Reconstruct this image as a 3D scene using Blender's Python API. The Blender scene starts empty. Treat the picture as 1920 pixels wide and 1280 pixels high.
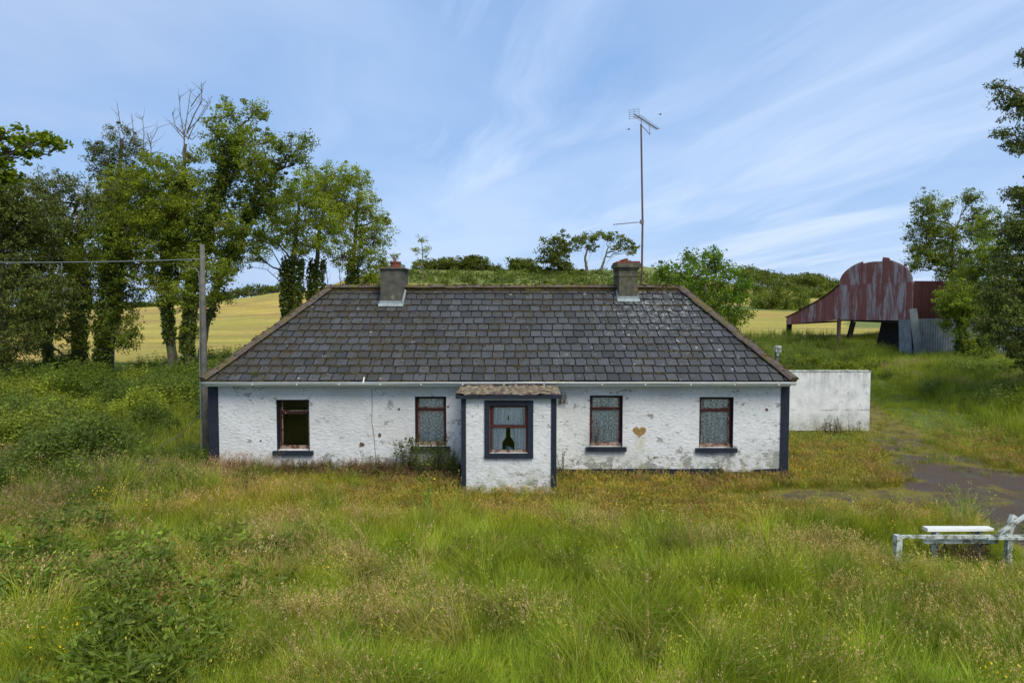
import bpy, math, random
import numpy as np
from mathutils import Vector
R = math.radians
rng = np.random.default_rng(7)
random.seed(7)
scene = bpy.context.scene
COL = scene.collection

# ------------------------------------------------------------------ camera, sky, sun, exposure
CZ, PITCH = 4.4, R(3.0)
cam_d = bpy.data.cameras.new('camera'); cam_d.lens = 24.0; cam_d.sensor_width = 36.0
cam_d.clip_start = 0.1; cam_d.clip_end = 5000
cam = bpy.data.objects.new('camera', cam_d); COL.objects.link(cam)
cam.location = (0, 0, CZ); cam.rotation_euler = (R(90) - PITCH, 0, 0)
scene.camera = cam
SUN_EL, SUN_AZ = R(52), R(150)      # azimuth clockwise from +Y (north): behind the camera to the right
sun_d = bpy.data.lights.new('sun', 'SUN'); sun_d.energy = 2.4; sun_d.angle = R(34); sun_d.color = (1.0, 0.93, 0.80)
sun = bpy.data.objects.new('sun', sun_d); COL.objects.link(sun)
sv = Vector((math.sin(SUN_AZ) * math.cos(SUN_EL), math.cos(SUN_AZ) * math.cos(SUN_EL), math.sin(SUN_EL)))
sun.rotation_euler = sv.to_track_quat('Z', 'Y').to_euler()
vs = scene.view_settings
scene.display_settings.display_device = 'sRGB'
vs.view_transform = 'Standard'; vs.look = 'None'; vs.gamma = 1.0; vs.use_curve_mapping = False
vs.exposure = 0.68
scene.cycles.max_bounces = 6; scene.cycles.transparent_max_bounces = 12
scene.cycles.diffuse_bounces = 3; scene.cycles.glossy_bounces = 2; scene.cycles.transmission_bounces = 4
try: scene.cycles.use_denoising = True
except Exception: pass

world = bpy.data.worlds.new("World"); scene.world = world; world.use_nodes = True

class NT:
    """tiny node-tree helper"""
    def __init__(s, tree): s.t = tree; s.n = tree.nodes; s.l = tree.links
    def node(s, ty, **k):
        n = s.n.new(ty)
        for a, b in k.items(): setattr(n, a, b)
        return n
    def put(s, sock, v):
        if v is None: return
        if isinstance(v, bpy.types.NodeSocket): s.l.new(v, sock)
        elif isinstance(v, (tuple, list)) and len(v) == 3 and sock.type == 'RGBA': sock.default_value = (*v, 1)
        else: sock.default_value = v
    def math(s, op, a, b=None, c=None, clamp=False):
        n = s.node('ShaderNodeMath', operation=op, use_clamp=clamp)
        s.put(n.inputs[0], a); s.put(n.inputs[1], b)
        if c is not None: s.put(n.inputs[2], c)
        return n.outputs[0]
    def mix(s, f, a, b, mode='MIX'):
        n = s.node('ShaderNodeMix', data_type='RGBA', blend_type=mode)
        s.put(n.inputs[0], f); s.put(n.inputs[6], a); s.put(n.inputs[7], b)
        return n.outputs[2]
    def noise(s, vec, scale, detail=4, rough=0.55, dist=0.0, out=0):
        n = s.node('ShaderNodeTexNoise'); s.put(n.inputs['Vector'], vec)
        n.inputs['Scale'].default_value = scale; n.inputs['Detail'].default_value = detail
        n.inputs['Roughness'].default_value = rough; n.inputs['Distortion'].default_value = dist
        return n.outputs[out]
    def ramp(s, f, *stops):
        n = s.node('ShaderNodeValToRGB'); s.put(n.inputs[0], f); cr = n.color_ramp
        while len(cr.elements) > 1: cr.elements.remove(cr.elements[-1])
        for i, (p, c) in enumerate(stops):
            e = cr.elements[0] if i == 0 else cr.elements.new(p)
            e.position = p
            e.color = (*c, 1) if isinstance(c, (tuple, list)) else (c, c, c, 1)
        return n.outputs[0]
    def map(s, vec, scale=(1, 1, 1), rot=(0, 0, 0), loc=(0, 0, 0)):
        n = s.node('ShaderNodeMapping'); s.put(n.inputs[0], vec)
        n.inputs[1].default_value = loc; n.inputs[2].default_value = rot; n.inputs[3].default_value = scale
        return n.outputs[0]
    def attr(s, name, kind='GEOMETRY'):
        n = s.node('ShaderNodeAttribute', attribute_name=name, attribute_type=kind)
        return n.outputs[0]
    def pos(s): return s.node('ShaderNodeNewGeometry').outputs['Position']
    def xyz(s, v):
        n = s.node('ShaderNodeSeparateXYZ'); s.put(n.inputs[0], v); return n.outputs
    def bump(s, h, strength=0.5, dist=0.02):
        n = s.node('ShaderNodeBump'); s.put(n.inputs['Height'], h)
        n.inputs['Strength'].default_value = strength; n.inputs['Distance'].default_value = dist
        return n.outputs[0]

def build_world():
    t = NT(world.node_tree); t.n.clear()
    out = t.node('ShaderNodeOutputWorld'); bg = t.node('ShaderNodeBackground')
    sky = t.node('ShaderNodeTexSky', sky_type='NISHITA')
    sky.sun_disc = False; sky.sun_elevation = SUN_EL; sky.sun_rotation = SUN_AZ
    sky.air_density = 1.0; sky.dust_density = 1.2; sky.ozone_density = 2.0
    co = t.node('ShaderNodeTexCoord').outputs['Generated']
    s = t.xyz(co)
    z = t.math('MAXIMUM', t.math('ADD', s[2], 0.06), 0.03)
    cx = t.math('DIVIDE', s[0], z); cy = t.math('DIVIDE', s[1], z)
    cmb = t.node('ShaderNodeCombineXYZ'); t.put(cmb.inputs[0], cx); t.put(cmb.inputs[1], cy)
    P = cmb.outputs[0]
    warp = t.noise(P, 0.35, 3, out=1)
    wv = t.node('ShaderNodeVectorMath', operation='MULTIPLY_ADD')
    t.put(wv.inputs[0], warp); wv.inputs[1].default_value = (1.1, 1.1, 0); t.put(wv.inputs[2], P)
    W = wv.outputs[0]
    rot = t.map(W, rot=(0, 0, -R(11)))
    st1 = t.noise(t.map(rot, scale=(1.3, 0.24, 1), loc=(3.1, 1.7, 0)), 1.0, 6, 0.56, 0.4)
    st2 = t.noise(t.map(rot, scale=(2.6, 0.30, 1), loc=(7.1, 4.7, 0)), 1.0, 6, 0.6, 0.2)
    big = t.noise(t.map(P, scale=(0.33, 0.22, 1), loc=(1.3, 0.2, 0)), 1.0, 4, 0.5)
    soft = t.noise(t.map(W, scale=(0.55, 0.3, 1), loc=(9.3, 5.2, 0)), 1.0, 5, 0.5)
    streak = t.math('ADD', t.math('MULTIPLY', st1, 0.7), t.math('MULTIPLY', st2, 0.3))
    side = t.ramp(t.math('ADD', t.math('MULTIPLY', s[0], 1.0), 0.5), (0.10, 0.0), (0.40, 1.0))
    c1 = t.math('MULTIPLY', t.ramp(streak, (0.40, 0.0), (0.64, 1.0)), t.ramp(big, (0.25, 0.35), (0.5, 1.0)))
    c1 = t.math('MULTIPLY', c1, t.math('MULTIPLY_ADD', side, 0.6, 0.4))
    c2 = t.math('MULTIPLY', t.ramp(soft, (0.36, 0.0), (0.62, 1.0)), 0.85)
    left = t.math('SUBTRACT', 1.0, side)
    cov = t.math('MAXIMUM', t.math('MULTIPLY', c1, 0.66), t.math('MULTIPLY', c2, t.math('MULTIPLY_ADD', left, 0.6, 0.45)))
    # clouds only in the picture's half of the sky thin out below the horizon
    base = t.mix(0.7, sky.outputs[0], (2.1, 3.85, 7.0))
    hor = t.ramp(s[2], (0.0, 1.0), (0.25, 0.0))
    base = t.mix(t.math('MULTIPLY', hor, 0.28), base, (5.0, 6.3, 8.6))
    cc = t.mix(left, (6.0, 6.9, 8.5), (4.1, 5.0, 6.8))
    fin = t.mix(cov, base, cc)
    t.put(bg.inputs[0], fin); bg.inputs[1].default_value = 0.084
    t.l.new(bg.outputs[0], out.inputs[0])
build_world()

# ------------------------------------------------------------------ helpers
def at(px, py, Y):
    """world point at depth Y seen at photograph pixel (px, py) - used only to read positions off the photograph"""
    u = (px - 960) / 1280; v = (640 - py) / 1280
    c, s = math.cos(PITCH), math.sin(PITCH)
    t = Y / (c + v * s)
    return np.array([u * t, Y, CZ + t * (-s + v * c)])

def hash2(ix, iy, seed):
    h = (ix.astype(np.int64) * 374761393 + iy.astype(np.int64) * 668265263 + seed * 982451653) & 0x7fffffff
    h = ((h ^ (h >> 13)) * 1274126177) & 0x7fffffff
    return ((h ^ (h >> 16)) & 0xffff) / 65535.0
def vnoise(x, y, seed=0):
    x = np.asarray(x, float); y = np.asarray(y, float)
    ix = np.floor(x); iy = np.floor(y); fx = x - ix; fy = y - iy
    fx = fx * fx * (3 - 2 * fx); fy = fy * fy * (3 - 2 * fy)
    a = hash2(ix, iy, seed); b = hash2(ix + 1, iy, seed); c = hash2(ix, iy + 1, seed); d = hash2(ix + 1, iy + 1, seed)
    return (a * (1 - fx) + b * fx) * (1 - fy) + (c * (1 - fx) + d * fx) * fy
def fbm(x, y, seed=0, oct=4):
    s = 0; a = 0.5; n = 0
    for k in range(oct):
        s = s + a * vnoise(np.asarray(x) * 2 ** k, np.asarray(y) * 2 ** k, seed + k); n += a; a *= 0.5
    return s / n
def sstep(a, b, x):
    t = np.clip((np.asarray(x, float) - a) / (b - a), 0, 1); return t * t * (3 - 2 * t)

def hgt(x, y):
    x = np.asarray(x, float); y = np.asarray(y, float)
    r = x / np.maximum(y, 20)
    ref = np.interp(y, [31, 46, 65, 95, 130, 170, 205, 260, 400, 3000], [0, .7, 2.0, 3.1, 4.7, 7.7, 10.2, 13, 20, 20])
    g = np.interp(r, [-0.9, -0.555, -0.42, -0.34, -0.16, 0.19, 0.33, 0.5, 0.8], [.6, .84, 1.22, 1.5, 1.86, 1.8, 1.05, .9, .7])
    g = 1 + (g - 1) * sstep(50, 120, y)
    yc = np.interp(r, [-0.6, -0.3, -0.15, 0.15, 0.35, 0.8], [125, 130, 160, 165, 205, 205])
    rc = np.interp(yc, [26, 45, 65, 95, 130, 170, 205], [0, .85, 2.0, 3.1, 4.7, 7.7, 10.2])
    over = np.maximum(y - yc, 0)
    z = np.where(y < yc, ref * g, rc * g - 0.10 * over + 0.0)
    z = np.maximum(z, -4)
    z = z + (fbm(x * .35, y * .35, 3) - .5) * .16 * sstep(9, 14, np.hypot(x, y - 21)) 
    z = z + (fbm(x * .05, y * .05, 5) - .5) * 1.2 * sstep(60, 110, y)
    # bank on the right beyond the track and weedy slope at the left
    z = z - (.06 + .12 * sstep(-3, 5, x)) * sstep(30, 22, y)
    z = z + 0.6 * sstep(0, 4, x - (14.2 + (y - 17) * .27)) * sstep(12, 20, y) * sstep(46, 34, y)
    z = z + 0.15 * sstep(-9, -14, x) * sstep(13, 20, y) * sstep(45, 36, y)
    return z

def mesh_np(name, V, F, col=None, smooth=False):
    """V (n,3); F list of int arrays (m,k); col (n,3/4) point colours"""
    me = bpy.data.meshes.new(name)
    V = np.asarray(V, np.float32)
    F = [np.asarray(f, np.int32) for f in (F if isinstance(F, list) else [F]) if len(f)]
    me.vertices.add(len(V)); me.vertices.foreach_set('co', V.ravel())
    loops = np.concatenate([f.ravel() for f in F]); cnt = np.concatenate([np.full(len(f), f.shape[1], np.int32) for f in F])
    st = np.concatenate([[0], np.cumsum(cnt)[:-1]]).astype(np.int32)
    me.loops.add(len(loops)); me.loops.foreach_set('vertex_index', loops)
    me.polygons.add(len(cnt)); me.polygons.foreach_set('loop_start', st)
    try: me.polygons.foreach_set('loop_total', cnt)
    except Exception: pass
    me.polygons.foreach_set('use_smooth', np.full(len(cnt), smooth))
    if col is not None:
        col = np.asarray(col, np.float32)
        if col.shape[1] == 3: col = np.concatenate([col, np.ones((len(col), 1), np.float32)], 1)
        a = me.color_attributes.new('Col', 'FLOAT_COLOR', 'POINT'); a.data.foreach_set('color', col.ravel())
    me.update(calc_edges=True); me.validate()
    return me

class MB:
    """collects shapes for ONE mesh object"""
    def __init__(s): s.v = []; s.f = {}; s.c = []; s.n = 0; s.cur = (1, 1, 1)
    def add(s, V, F, col=None):
        V = np.asarray(V, float).reshape(-1, 3)
        s.v.append(V)
        c = np.tile(np.asarray(s.cur if col is None else col, float), (len(V), 1)) if col is None or np.ndim(col) == 1 else np.asarray(col, float)
        s.c.append(c[:, :3])
        for f in F if isinstance(F, list) else [F]:
            f = np.atleast_2d(np.asarray(f, int))
            if len(f): s.f.setdefault(f.shape[1], []).append(f + s.n)
        s.n += len(V)
    def box(s, x0, y0, z0, x1, y1, z1, col=None, jit=0):
        V = np.array([(x, y, z) for z in (z0, z1) for y in (y0, y1) for x in (x0, x1)], float)
        if jit: V += rng.normal(0, jit, V.shape)
        s.add(V, [[(0, 2, 3, 1), (4, 5, 7, 6), (0, 1, 5, 4), (2, 6, 7, 3), (0, 4, 6, 2), (1, 3, 7, 5)]], col)
    def beam(s, a, b, w, h, col=None, up=(0, 0, 1)):
        a = np.array(a, float); b = np.array(b, float); d = b - a; d /= np.linalg.norm(d)
        sd = np.cross(d, up)
        if np.linalg.norm(sd) < 1e-4: sd = np.cross(d, (0, 1, 0))
        sd /= np.linalg.norm(sd); u = np.cross(sd, d)
        V = [p + sd * i * w / 2 + u * j * h / 2 for p in (a, b) for i, j in ((-1, -1), (1, -1), (1, 1), (-1, 1))]
        s.add(V, [[(0, 1, 2, 3), (7, 6, 5, 4), (0, 4, 5, 1), (1, 5, 6, 2), (2, 6, 7, 3), (3, 7, 4, 0)]], col)
    def tube(s, pts, rad, n=6, col=None, cap=True):
        P = np.asarray(pts, float); m = len(P); rad = np.broadcast_to(np.asarray(rad, float), (m,))
        T = np.gradient(P, axis=0) if m > 2 else np.tile(P[1] - P[0], (2, 1))
        T /= np.linalg.norm(T, axis=1)[:, None] + 1e-9
        ref = np.array([0.13, 0.98, 0.1]) if abs(T[0, 1]) < .8 else np.array([1, 0, .1])
        A = np.cross(T, ref); A /= np.linalg.norm(A, axis=1)[:, None] + 1e-9; B = np.cross(T, A)
        th = np.arange(n) * 2 * np.pi / n
        V = P[:, None] + rad[:, None, None] * (A[:, None] * np.cos(th)[None, :, None] + B[:, None] * np.sin(th)[None, :, None])
        i = np.arange(m - 1)[:, None] * n; j = np.arange(n)[None]; k = (j + 1) % n
        F = np.stack([i + j, i + k, i + n + k, i + n + j], -1).reshape(-1, 4)
        V = V.reshape(-1, 3)
        if cap:
            V = np.concatenate([V, P[:1], P[-1:]]); nn = m * n
            a = np.arange(n); b = (a + 1) % n
            s.add(V, [F, np.stack([b, a, np.full(n, nn)], 1), np.stack([a + (m - 1) * n, b + (m - 1) * n, np.full(n, nn + 1)], 1)], col)
        else: s.add(V, [F], col)
    def lathe(s, c, prof, n=16, col=None):
        """prof: (r, z) list"""
        th = np.arange(n) * 2 * np.pi / n
        V = np.array([(c[0] + r * math.cos(t), c[1] + r * math.sin(t), c[2] + z) for r, z in prof for t in th]); m = len(prof)
        i = np.arange(m - 1)[:, None] * n; j = np.arange(n)[None]; k = (j + 1) % n
        s.add(V, [np.stack([i + j, i + k, i + n + k, i + n + j], -1).reshape(-1, 4)], col)
    def leaves(s, C, L, W, col, up=0.35, hang=0.0, D=None):
        """one folded leaf quad at each centre"""
        C = np.asarray(C, float); N = len(C)
        if N == 0: return
        d = rng.normal(size=(N, 3)); d[:, 2] -= hang
        if D is not None: d = d * .45 + D
        d /= np.linalg.norm(d, axis=1)[:, None]
        nrm = rng.normal(size=(N, 3)); nrm[:, 2] += up * 3
        sd = np.cross(d, nrm); sd /= np.linalg.norm(sd, axis=1)[:, None] + 1e-9
        L = np.broadcast_to(L, (N,))[:, None] * rng.uniform(.7, 1.25, (N, 1)); W = np.broadcast_to(W, (N,))[:, None] * rng.uniform(.75, 1.2, (N, 1))
        up_ = np.cross(sd, d)
        V = np.stack([C - d * L / 2, C + sd * W / 2 - up_ * W * .12, C + d * L / 2, C - sd * W / 2 - up_ * W * .12], 1).reshape(-1, 3)
        F = np.arange(N * 4).reshape(-1, 4)
        col = np.asarray(col, float)
        if col.ndim == 1: col = np.tile(col, (N, 1))
        col = col * rng.uniform(.72, 1.3, (N, 1)); col = np.repeat(col, 4, 0)
        s.add(V, [F], col)
    def mesh(s, name, smooth=False):
        return mesh_np(name, np.concatenate(s.v), [np.concatenate(x) for x in s.f.values()], np.concatenate(s.c), smooth)
    def build(s, name, mat, parent=None, smooth=False):
        return obj(name, s.mesh(name, smooth), mat, parent)

def obj(name, me, mat=None, parent=None):
    o = bpy.data.objects.new(name, me); COL.objects.link(o)
    if mat is not None and me is not None: me.materials.append(mat)
    if parent is not None:
        o.parent = parent; o.matrix_parent_inverse = parent_inv(parent)
    return o
def parent_inv(p):
    from mathutils import Matrix
    return Matrix.Translation(-p.location) if p.parent is None else Matrix.Identity(4)
def tag(o, label=None, cat=None, group=None, kind=None):
    if label: o['label'] = label
    if cat: o['category'] = cat
    if group: o['group'] = group
    if kind: o['kind'] = kind
    return o
def empty(name, loc, label, cat, group=None):
    o = bpy.data.objects.new(name, None); COL.objects.link(o); o.location = loc; o.empty_display_size = .2
    return tag(o, label, cat, group)

# ------------------------------------------------------------------ materials
def new_mat(name):
    m = bpy.data.materials.new(name); m.use_nodes = True; t = NT(m.node_tree)
    b = m.node_tree.nodes['Principled BSDF']; b.inputs['Roughness'].default_value = .85
    b.inputs['Specular IOR Level'].default_value = .25
    return m, t, b
def leaf_mat(name, trans=.3, rough=.55, inst=False, tintmul=True, vmix=(.75, 1.25), scale=1.2):
    m, t, b = new_mat(name)
    c = t.attr('Col')
    if inst: c = t.mix(1.0, c, t.attr('tint', 'INSTANCER'), 'MULTIPLY')
    c = t.mix(1.0, c, (1.04, 1.0, .62), 'MULTIPLY')
    n = t.noise(t.pos(), scale, 3)
    c = t.mix(1.0, c, t.ramp(n, (.3, vmix[0]), (.7, vmix[1])), 'MULTIPLY')
    t.put(b.inputs['Base Color'], c); b.inputs['Roughness'].default_value = rough; b.inputs['Specular IOR Level'].default_value = .3
    tr = t.node('ShaderNodeBsdfTranslucent'); t.put(tr.inputs[0], t.mix(1.0, c, (1.25, 1.35, .6), 'MULTIPLY'))
    mx = t.node('ShaderNodeMixShader'); mx.inputs[0].default_value = trans
    t.l.new(b.outputs[0], mx.inputs[1]); t.l.new(tr.outputs[0], mx.inputs[2])
    t.l.new(mx.outputs[0], m.node_tree.nodes['Material Output'].inputs[0])
    return m
def simple(name, col, rough=.8, var=.25, scale=6, bump=.0, second=None, thr=(.5, .65), metal=0.0, useattr=False, sscale=3):
    m, t, b = new_mat(name); p = t.pos()
    n = t.noise(p, scale, 5)
    base = t.attr('Col') if useattr else None
    c = t.mix(1.0, base if useattr else col, t.ramp(n, (.25, 1 - var), (.75, 1 + var)), 'MULTIPLY')
    if second is not None:
        n2 = t.noise(p, sscale, 6, .65)
        c = t.mix(t.ramp(n2, (thr[0], 0.), (thr[1], 1.)), c, second)
    t.put(b.inputs['Base Color'], c); b.inputs['Roughness'].default_value = rough; b.inputs['Metallic'].default_value = metal
    if bump: t.put(b.inputs['Normal'], t.bump(t.noise(p, scale * 4, 5, .65), bump, .03))
    return m

M = {}
M['leaf'] = leaf_mat('leaf', trans=.46)
M['needle'] = leaf_mat('needle', trans=.12, rough=.7)
M['ivy'] = leaf_mat('ivy_leaf', trans=.15, rough=.4)
M['grass'] = leaf_mat('grass_blade', trans=.3, inst=True, vmix=(.72, 1.3), scale=1.6)
M['bark'] = simple('bark', (.13, .105, .075), .9, .45, 5, .8, second=(.10, .12, .04), thr=(.5, .62))
M['twig'] = simple('twig', (.085, .06, .05), .9, .3, 5)

def wall_mat():
    m, t, b = new_mat('rough_cast'); p = t.pos()
    q = t.map(p, scale=(9, 9, 20))
    dab = t.noise(q, 1.0, 4, .6, .6)
    fine = t.noise(p, 60, 3, .6)
    c = t.ramp(dab, (.30, (.40, .41, .41)), (.42, (.60, .61, .61)), (.7, (.69, .695, .685)))
    big = t.noise(p, .8, 4, .6)
    c = t.mix(t.math('MULTIPLY', t.ramp(big, (.42, 0.), (.66, 1.)), .6), c, (.50, .50, .48))
    # paint flaked away, more of it low on the wall and in patches
    z = t.xyz(p)[2]; x = t.xyz(p)[0]
    low = t.ramp(z, (.1, 1.), (1.0, 0.))
    right = t.ramp(x, (0.0, 0.), (3.0, 1.))
    fl = t.noise(t.map(p, scale=(3.2, 3.2, 4.6), loc=(4, 1, 2)), 1.0, 8, .72, .4)
    regional = t.noise(p, .55, 2, .5)
    lim = t.math('ADD', t.math('MULTIPLY', t.math('MULTIPLY', low, t.math('MULTIPLY_ADD', right, .6, .4)), .13), t.math('MULTIPLY', t.math('SUBTRACT', regional, .5), .25))
    f = t.ramp(t.math('ADD', fl, lim), (.595, 0.), (.635, 1.))
    c = t.mix(f, c, t.mix(t.noise(p, 25, 3), (.16, .16, .15), (.42, .41, .38)))
    f2 = t.ramp(t.noise(t.map(p, scale=(5.5, 5.5, 9), loc=(14, 1, 8)), 1.0, 5, .7), (.64, 0.), (.70, 1.))
    c = t.mix(f2, c, (.2, .2, .19))
    # damp green at the foot
    g = t.math('MULTIPLY', t.ramp(z, (.15, 1.), (.65, 0.)), t.ramp(t.noise(p, 4, 4), (.45, 0.), (.7, 1.)))
    c = t.mix(t.math('MULTIPLY', g, .75), c, (.22, .25, .12))
    # rusty run below the heart-shaped hole and streaks below the eaves
    dx = t.math('ABSOLUTE', t.math('ADD', x, -3.42)); zz = t.ramp(t.math('ABSOLUTE', t.math('ADD', z, -.85)), (.1, 1.), (.42, 0.))
    run = t.math('MULTIPLY', t.math('MULTIPLY', t.ramp(dx, (.04, 1.), (.16, 0.)), zz), t.ramp(t.noise(t.map(p, scale=(14, 14, 3)), 1., 4), (.35, 0.), (.6, .8)))
    c = t.mix(t.math('MULTIPLY', run, .8), c, (.52, .42, .17))
    es = t.math('MULTIPLY', t.ramp(z, (1.9, 0.), (2.35, 1.)), t.ramp(t.noise(t.map(p, scale=(7, 7, .8)), 1., 4), (.5, 0.), (.7, 1.)))
    c = t.mix(t.math('MULTIPLY', es, .65), c, (.42, .44, .42))
    for sx in (-5.75, -2.15, 2.5, 5.45):
        ax = t.ramp(t.math('ABSOLUTE', t.math('ADD', x, -sx)), (.35, 1.), (.62, 0.)); az = t.ramp(t.math('MULTIPLY', z, 1.0), (.15, .25), (.60, 1.)); az = t.math('MULTIPLY', az, t.math('LESS_THAN', z, .68))
        sn = t.ramp(t.noise(t.map(p, scale=(11, 11, 1.0), loc=(sx, 0, 0)), 1., 5, .7), (.48, 0.), (.62, 1.))
        c = t.mix(t.math('MULTIPLY', t.math('MULTIPLY', t.math('MULTIPLY', ax, az), sn), .55), c, (.24, .25, .22))
    t.put(b.inputs['Base Color'], c); b.inputs['Roughness'].default_value = .9
    h = t.math('ADD', dab, t.math('MULTIPLY', fine, .35))
    t.put(b.inputs['Normal'], t.bump(t.math('MULTIPLY', h, t.ramp(t.noise(p, 1.7, 3), (.3, .35), (.7, 1.))), .9, .035))
    return m
M['wall'] = wall_mat()
M['block_wall'] = None
def block_wall_mat():
    m, t, b = new_mat('painted_block'); p = t.pos(); z = t.xyz(p)[2]
    n = t.noise(p, 3, 6, .65); c = t.ramp(n, (.3, (.47, .48, .47)), (.6, (.66, .66, .64)))
    f = t.ramp(t.noise(t.map(p, scale=(5, 5, 3.5)), 1., 8, .75), (.56, 0.), (.66, 1.))
    c = t.mix(t.math('MULTIPLY', f, .7), c, (.25, .27, .28))
    gr = t.math('MULTIPLY', t.ramp(z, (.0, 1.), (.6, 0.)), t.ramp(t.noise(p, 2.5, 6, .7), (.35, 0.), (.6, 1.)))
    c = t.mix(t.math('MULTIPLY', gr, .8), c, (.20, .20, .12))
    dr = t.math('MULTIPLY', t.ramp(t.math('MULTIPLY', z, .5), (.55, 0.), (1., 1.)), t.ramp(t.noise(t.map(p, scale=(6, 6, .6)), 1., 6, .7), (.45, 0.), (.6, 1.)))
    c = t.mix(t.math('MULTIPLY', dr, .6), c, (.26, .27, .25))
    # course lines
    for zc in (.66,):
        ln = t.ramp(t.math('ABSOLUTE', t.math('ADD', t.math('ADD', z, -zc), t.math('MULTIPLY', t.math('SUBTRACT', t.noise(p, 2.2, 7, .7), .5), .30))), (.005, 1.), (.03, 0.))
        c = t.mix(t.math('MULTIPLY', t.math('MULTIPLY', ln, t.ramp(t.noise(p, 3.1, 5, .7), (.44, 0.), (.56, 1.))), .85), c, (.2, .2, .18))
    t.put(b.inputs['Base Color'], c); t.put(b.inputs['Normal'], t.bump(n, .5, .03))
    return m
M['block_wall'] = block_wall_mat()
M['navy'] = simple('dark_blue_paint', (.016, .021, .032), .55, .3, 10, .3, second=(.10, .10, .11), thr=(.66, .72))
def slate_mat():
    m, t, b = new_mat('slate'); p = t.pos(); x, y, z = t.xyz(p)[0], t.xyz(p)[1], t.xyz(p)[2]
    c = t.mix(1.0, t.attr('Col'), t.ramp(t.noise(p, 14, 5, .7), (.3, .72), (.7, 1.32)), 'MULTIPLY')
    # pale lichen: spots everywhere, thick near the right-hand chimney
    near = t.node('ShaderNodeVectorMath', operation='DISTANCE'); t.put(near.inputs[0], p); near.inputs[1].default_value = (4.2, 20.4, 4.3)
    nd = t.ramp(t.math('DIVIDE', near.outputs['Value'], 5), (.08, 1.), (.5, 0.))
    right = t.ramp(t.math('MULTIPLY_ADD', x, .06, .5), (.35, 0.), (.8, 1.))
    l = t.noise(p, 9, 7, .75, .5)
    f = t.ramp(t.math('ADD', l, t.math('ADD', t.math('MULTIPLY', nd, .09), t.math('MULTIPLY', right, .02))), (.63, 0.), (.70, 1.))
    c = t.mix(t.math('MULTIPLY', f, .75), c, (.34, .35, .33))
    sp = t.node('ShaderNodeTexVoronoi'); t.put(sp.inputs['Vector'], p); sp.inputs['Scale'].default_value = 1.9
    spf = t.math('MULTIPLY', t.ramp(t.math('ADD', sp.outputs['Distance'], t.math('MULTIPLY', t.noise(p, 20, 3), .1)), (.11, 1.), (.15, 0.)), .45)
    c = t.mix(spf, c, (.45, .46, .44))
    # moss film, stronger low and to the left
    ml = t.ramp(t.math('MULTIPLY_ADD', x, -.08, .4), (.25, 0.), (.9, 1.)); mz = t.ramp(z, (2.5, 1.), (4.6, 0.25))
    mm = t.noise(t.map(p, scale=(2.2, 1.4, 1.4)), 1., 6, .7)
    f = t.ramp(t.math('ADD', mm, t.math('MULTIPLY', t.math('MULTIPLY', ml, mz), .12)), (.56, 0.), (.68, 1.))
    c = t.mix(t.math('MULTIPLY', f, .75), c, (.036, .030, .018))
    t.put(b.inputs['Base Color'], c); b.inputs['Roughness'].default_value = .62; b.inputs['Specular IOR Level'].default_value = .35
    t.put(b.inputs['Normal'], t.bump(t.noise(p, 30, 5, .7), .45, .01))
    return m
M['slate'] = slate_mat()
M['moss'] = simple('moss', (.055, .040, .016), .95, .5, 9, 1., second=(.10, .085, .022), thr=(.55, .65), sscale=3)
M['felt'] = simple('roof_underlay', (.018, .013, .008), .95, .5, 5, 1., second=(.055, .05, .015), thr=(.5, .6))
M['ridge'] = simple('ridge_tile', (.095, .075, .064), .9, .4, 8, .8, second=(.10, .085, .03), thr=(.48, .58))
M['gutter'] = simple('white_plastic', (.70, .72, .69), .45, .12, 3, second=(.42, .46, .38), thr=(.55, .75))
M['cement'] = simple('chimney_render', (.088, .083, .070), .95, .4, 6, .9, second=(.24, .23, .17), thr=(.56, .70))
M['cement2'] = simple('mossy_render', (.105, .096, .066), .95, .45, 7, .9, second=(.06, .062, .055), thr=(.5, .62))
M['clay'] = simple('red_clay', (.20, .055, .035), .8, .4, 12, .6, second=(.12, .08, .05), thr=(.55, .65))
M['lead'] = simple('lead', (.24, .28, .29), .55, .25, 9, .3)
M['frame'] = simple('peeling_brown_paint', (.048, .015, .012), .6, .35, 12, .5, second=(.36, .29, .22), thr=(.63, .68), sscale=9)
M['frame_worn'] = simple('worn_frame_wood', (.26, .20, .155), .8, .35, 12, .5, second=(.10, .03, .02), thr=(.5, .56), sscale=9)
M['frame_red'] = simple('red_brown_paint', (.062, .018, .013), .5, .3, 12, .4, second=(.32, .22, .16), thr=(.68, .73), sscale=9)
M['porch_moss'] = simple('crumbling_flat_roof', (.13, .085, .065), .95, .6, 6, 1., second=(.22, .20, .12), thr=(.47, .57), sscale=6)
M['mortar'] = simple('bare_sandy_mortar', (.34, .22, .085), .95, .45, 22, 1.)
M['hole'] = simple('bare_brown_mortar', (.14, .10, .06), .95, .5, 22, 1.)
M['white_wood'] = simple('weathered_white_wood', (.50, .54, .50), .8, .3, 9, .8, second=(.16, .17, .11), thr=(.47, .60), sscale=8)
M['white_plank'] = simple('white_painted_plank', (.66, .67, .63), .5, .08, 5, .2, second=(.42, .42, .33), thr=(.60, .68), sscale=5)
M['grey_wood'] = simple('grey_pole_wood', (.125, .118, .10), .9, .35, 7, .8, second=(.09, .08, .06), thr=(.5, .65), sscale=3)
M['galv'] = simple('galvanised_sheet', (.15, .18, .20), .5, .3, 2.5, .2, second=(.24, .28, .30), thr=(.5, .7), sscale=1.2)
M['rustpole'] = simple('rusty_mast', (.12, .075, .06), .7, .35, 9)
M['alu'] = simple('dull_aluminium', (.16, .15, .15), .5, .2, 9)
M['cable'] = simple('grey_cable', (.16, .18, .20), .6, .1, 9)
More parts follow.
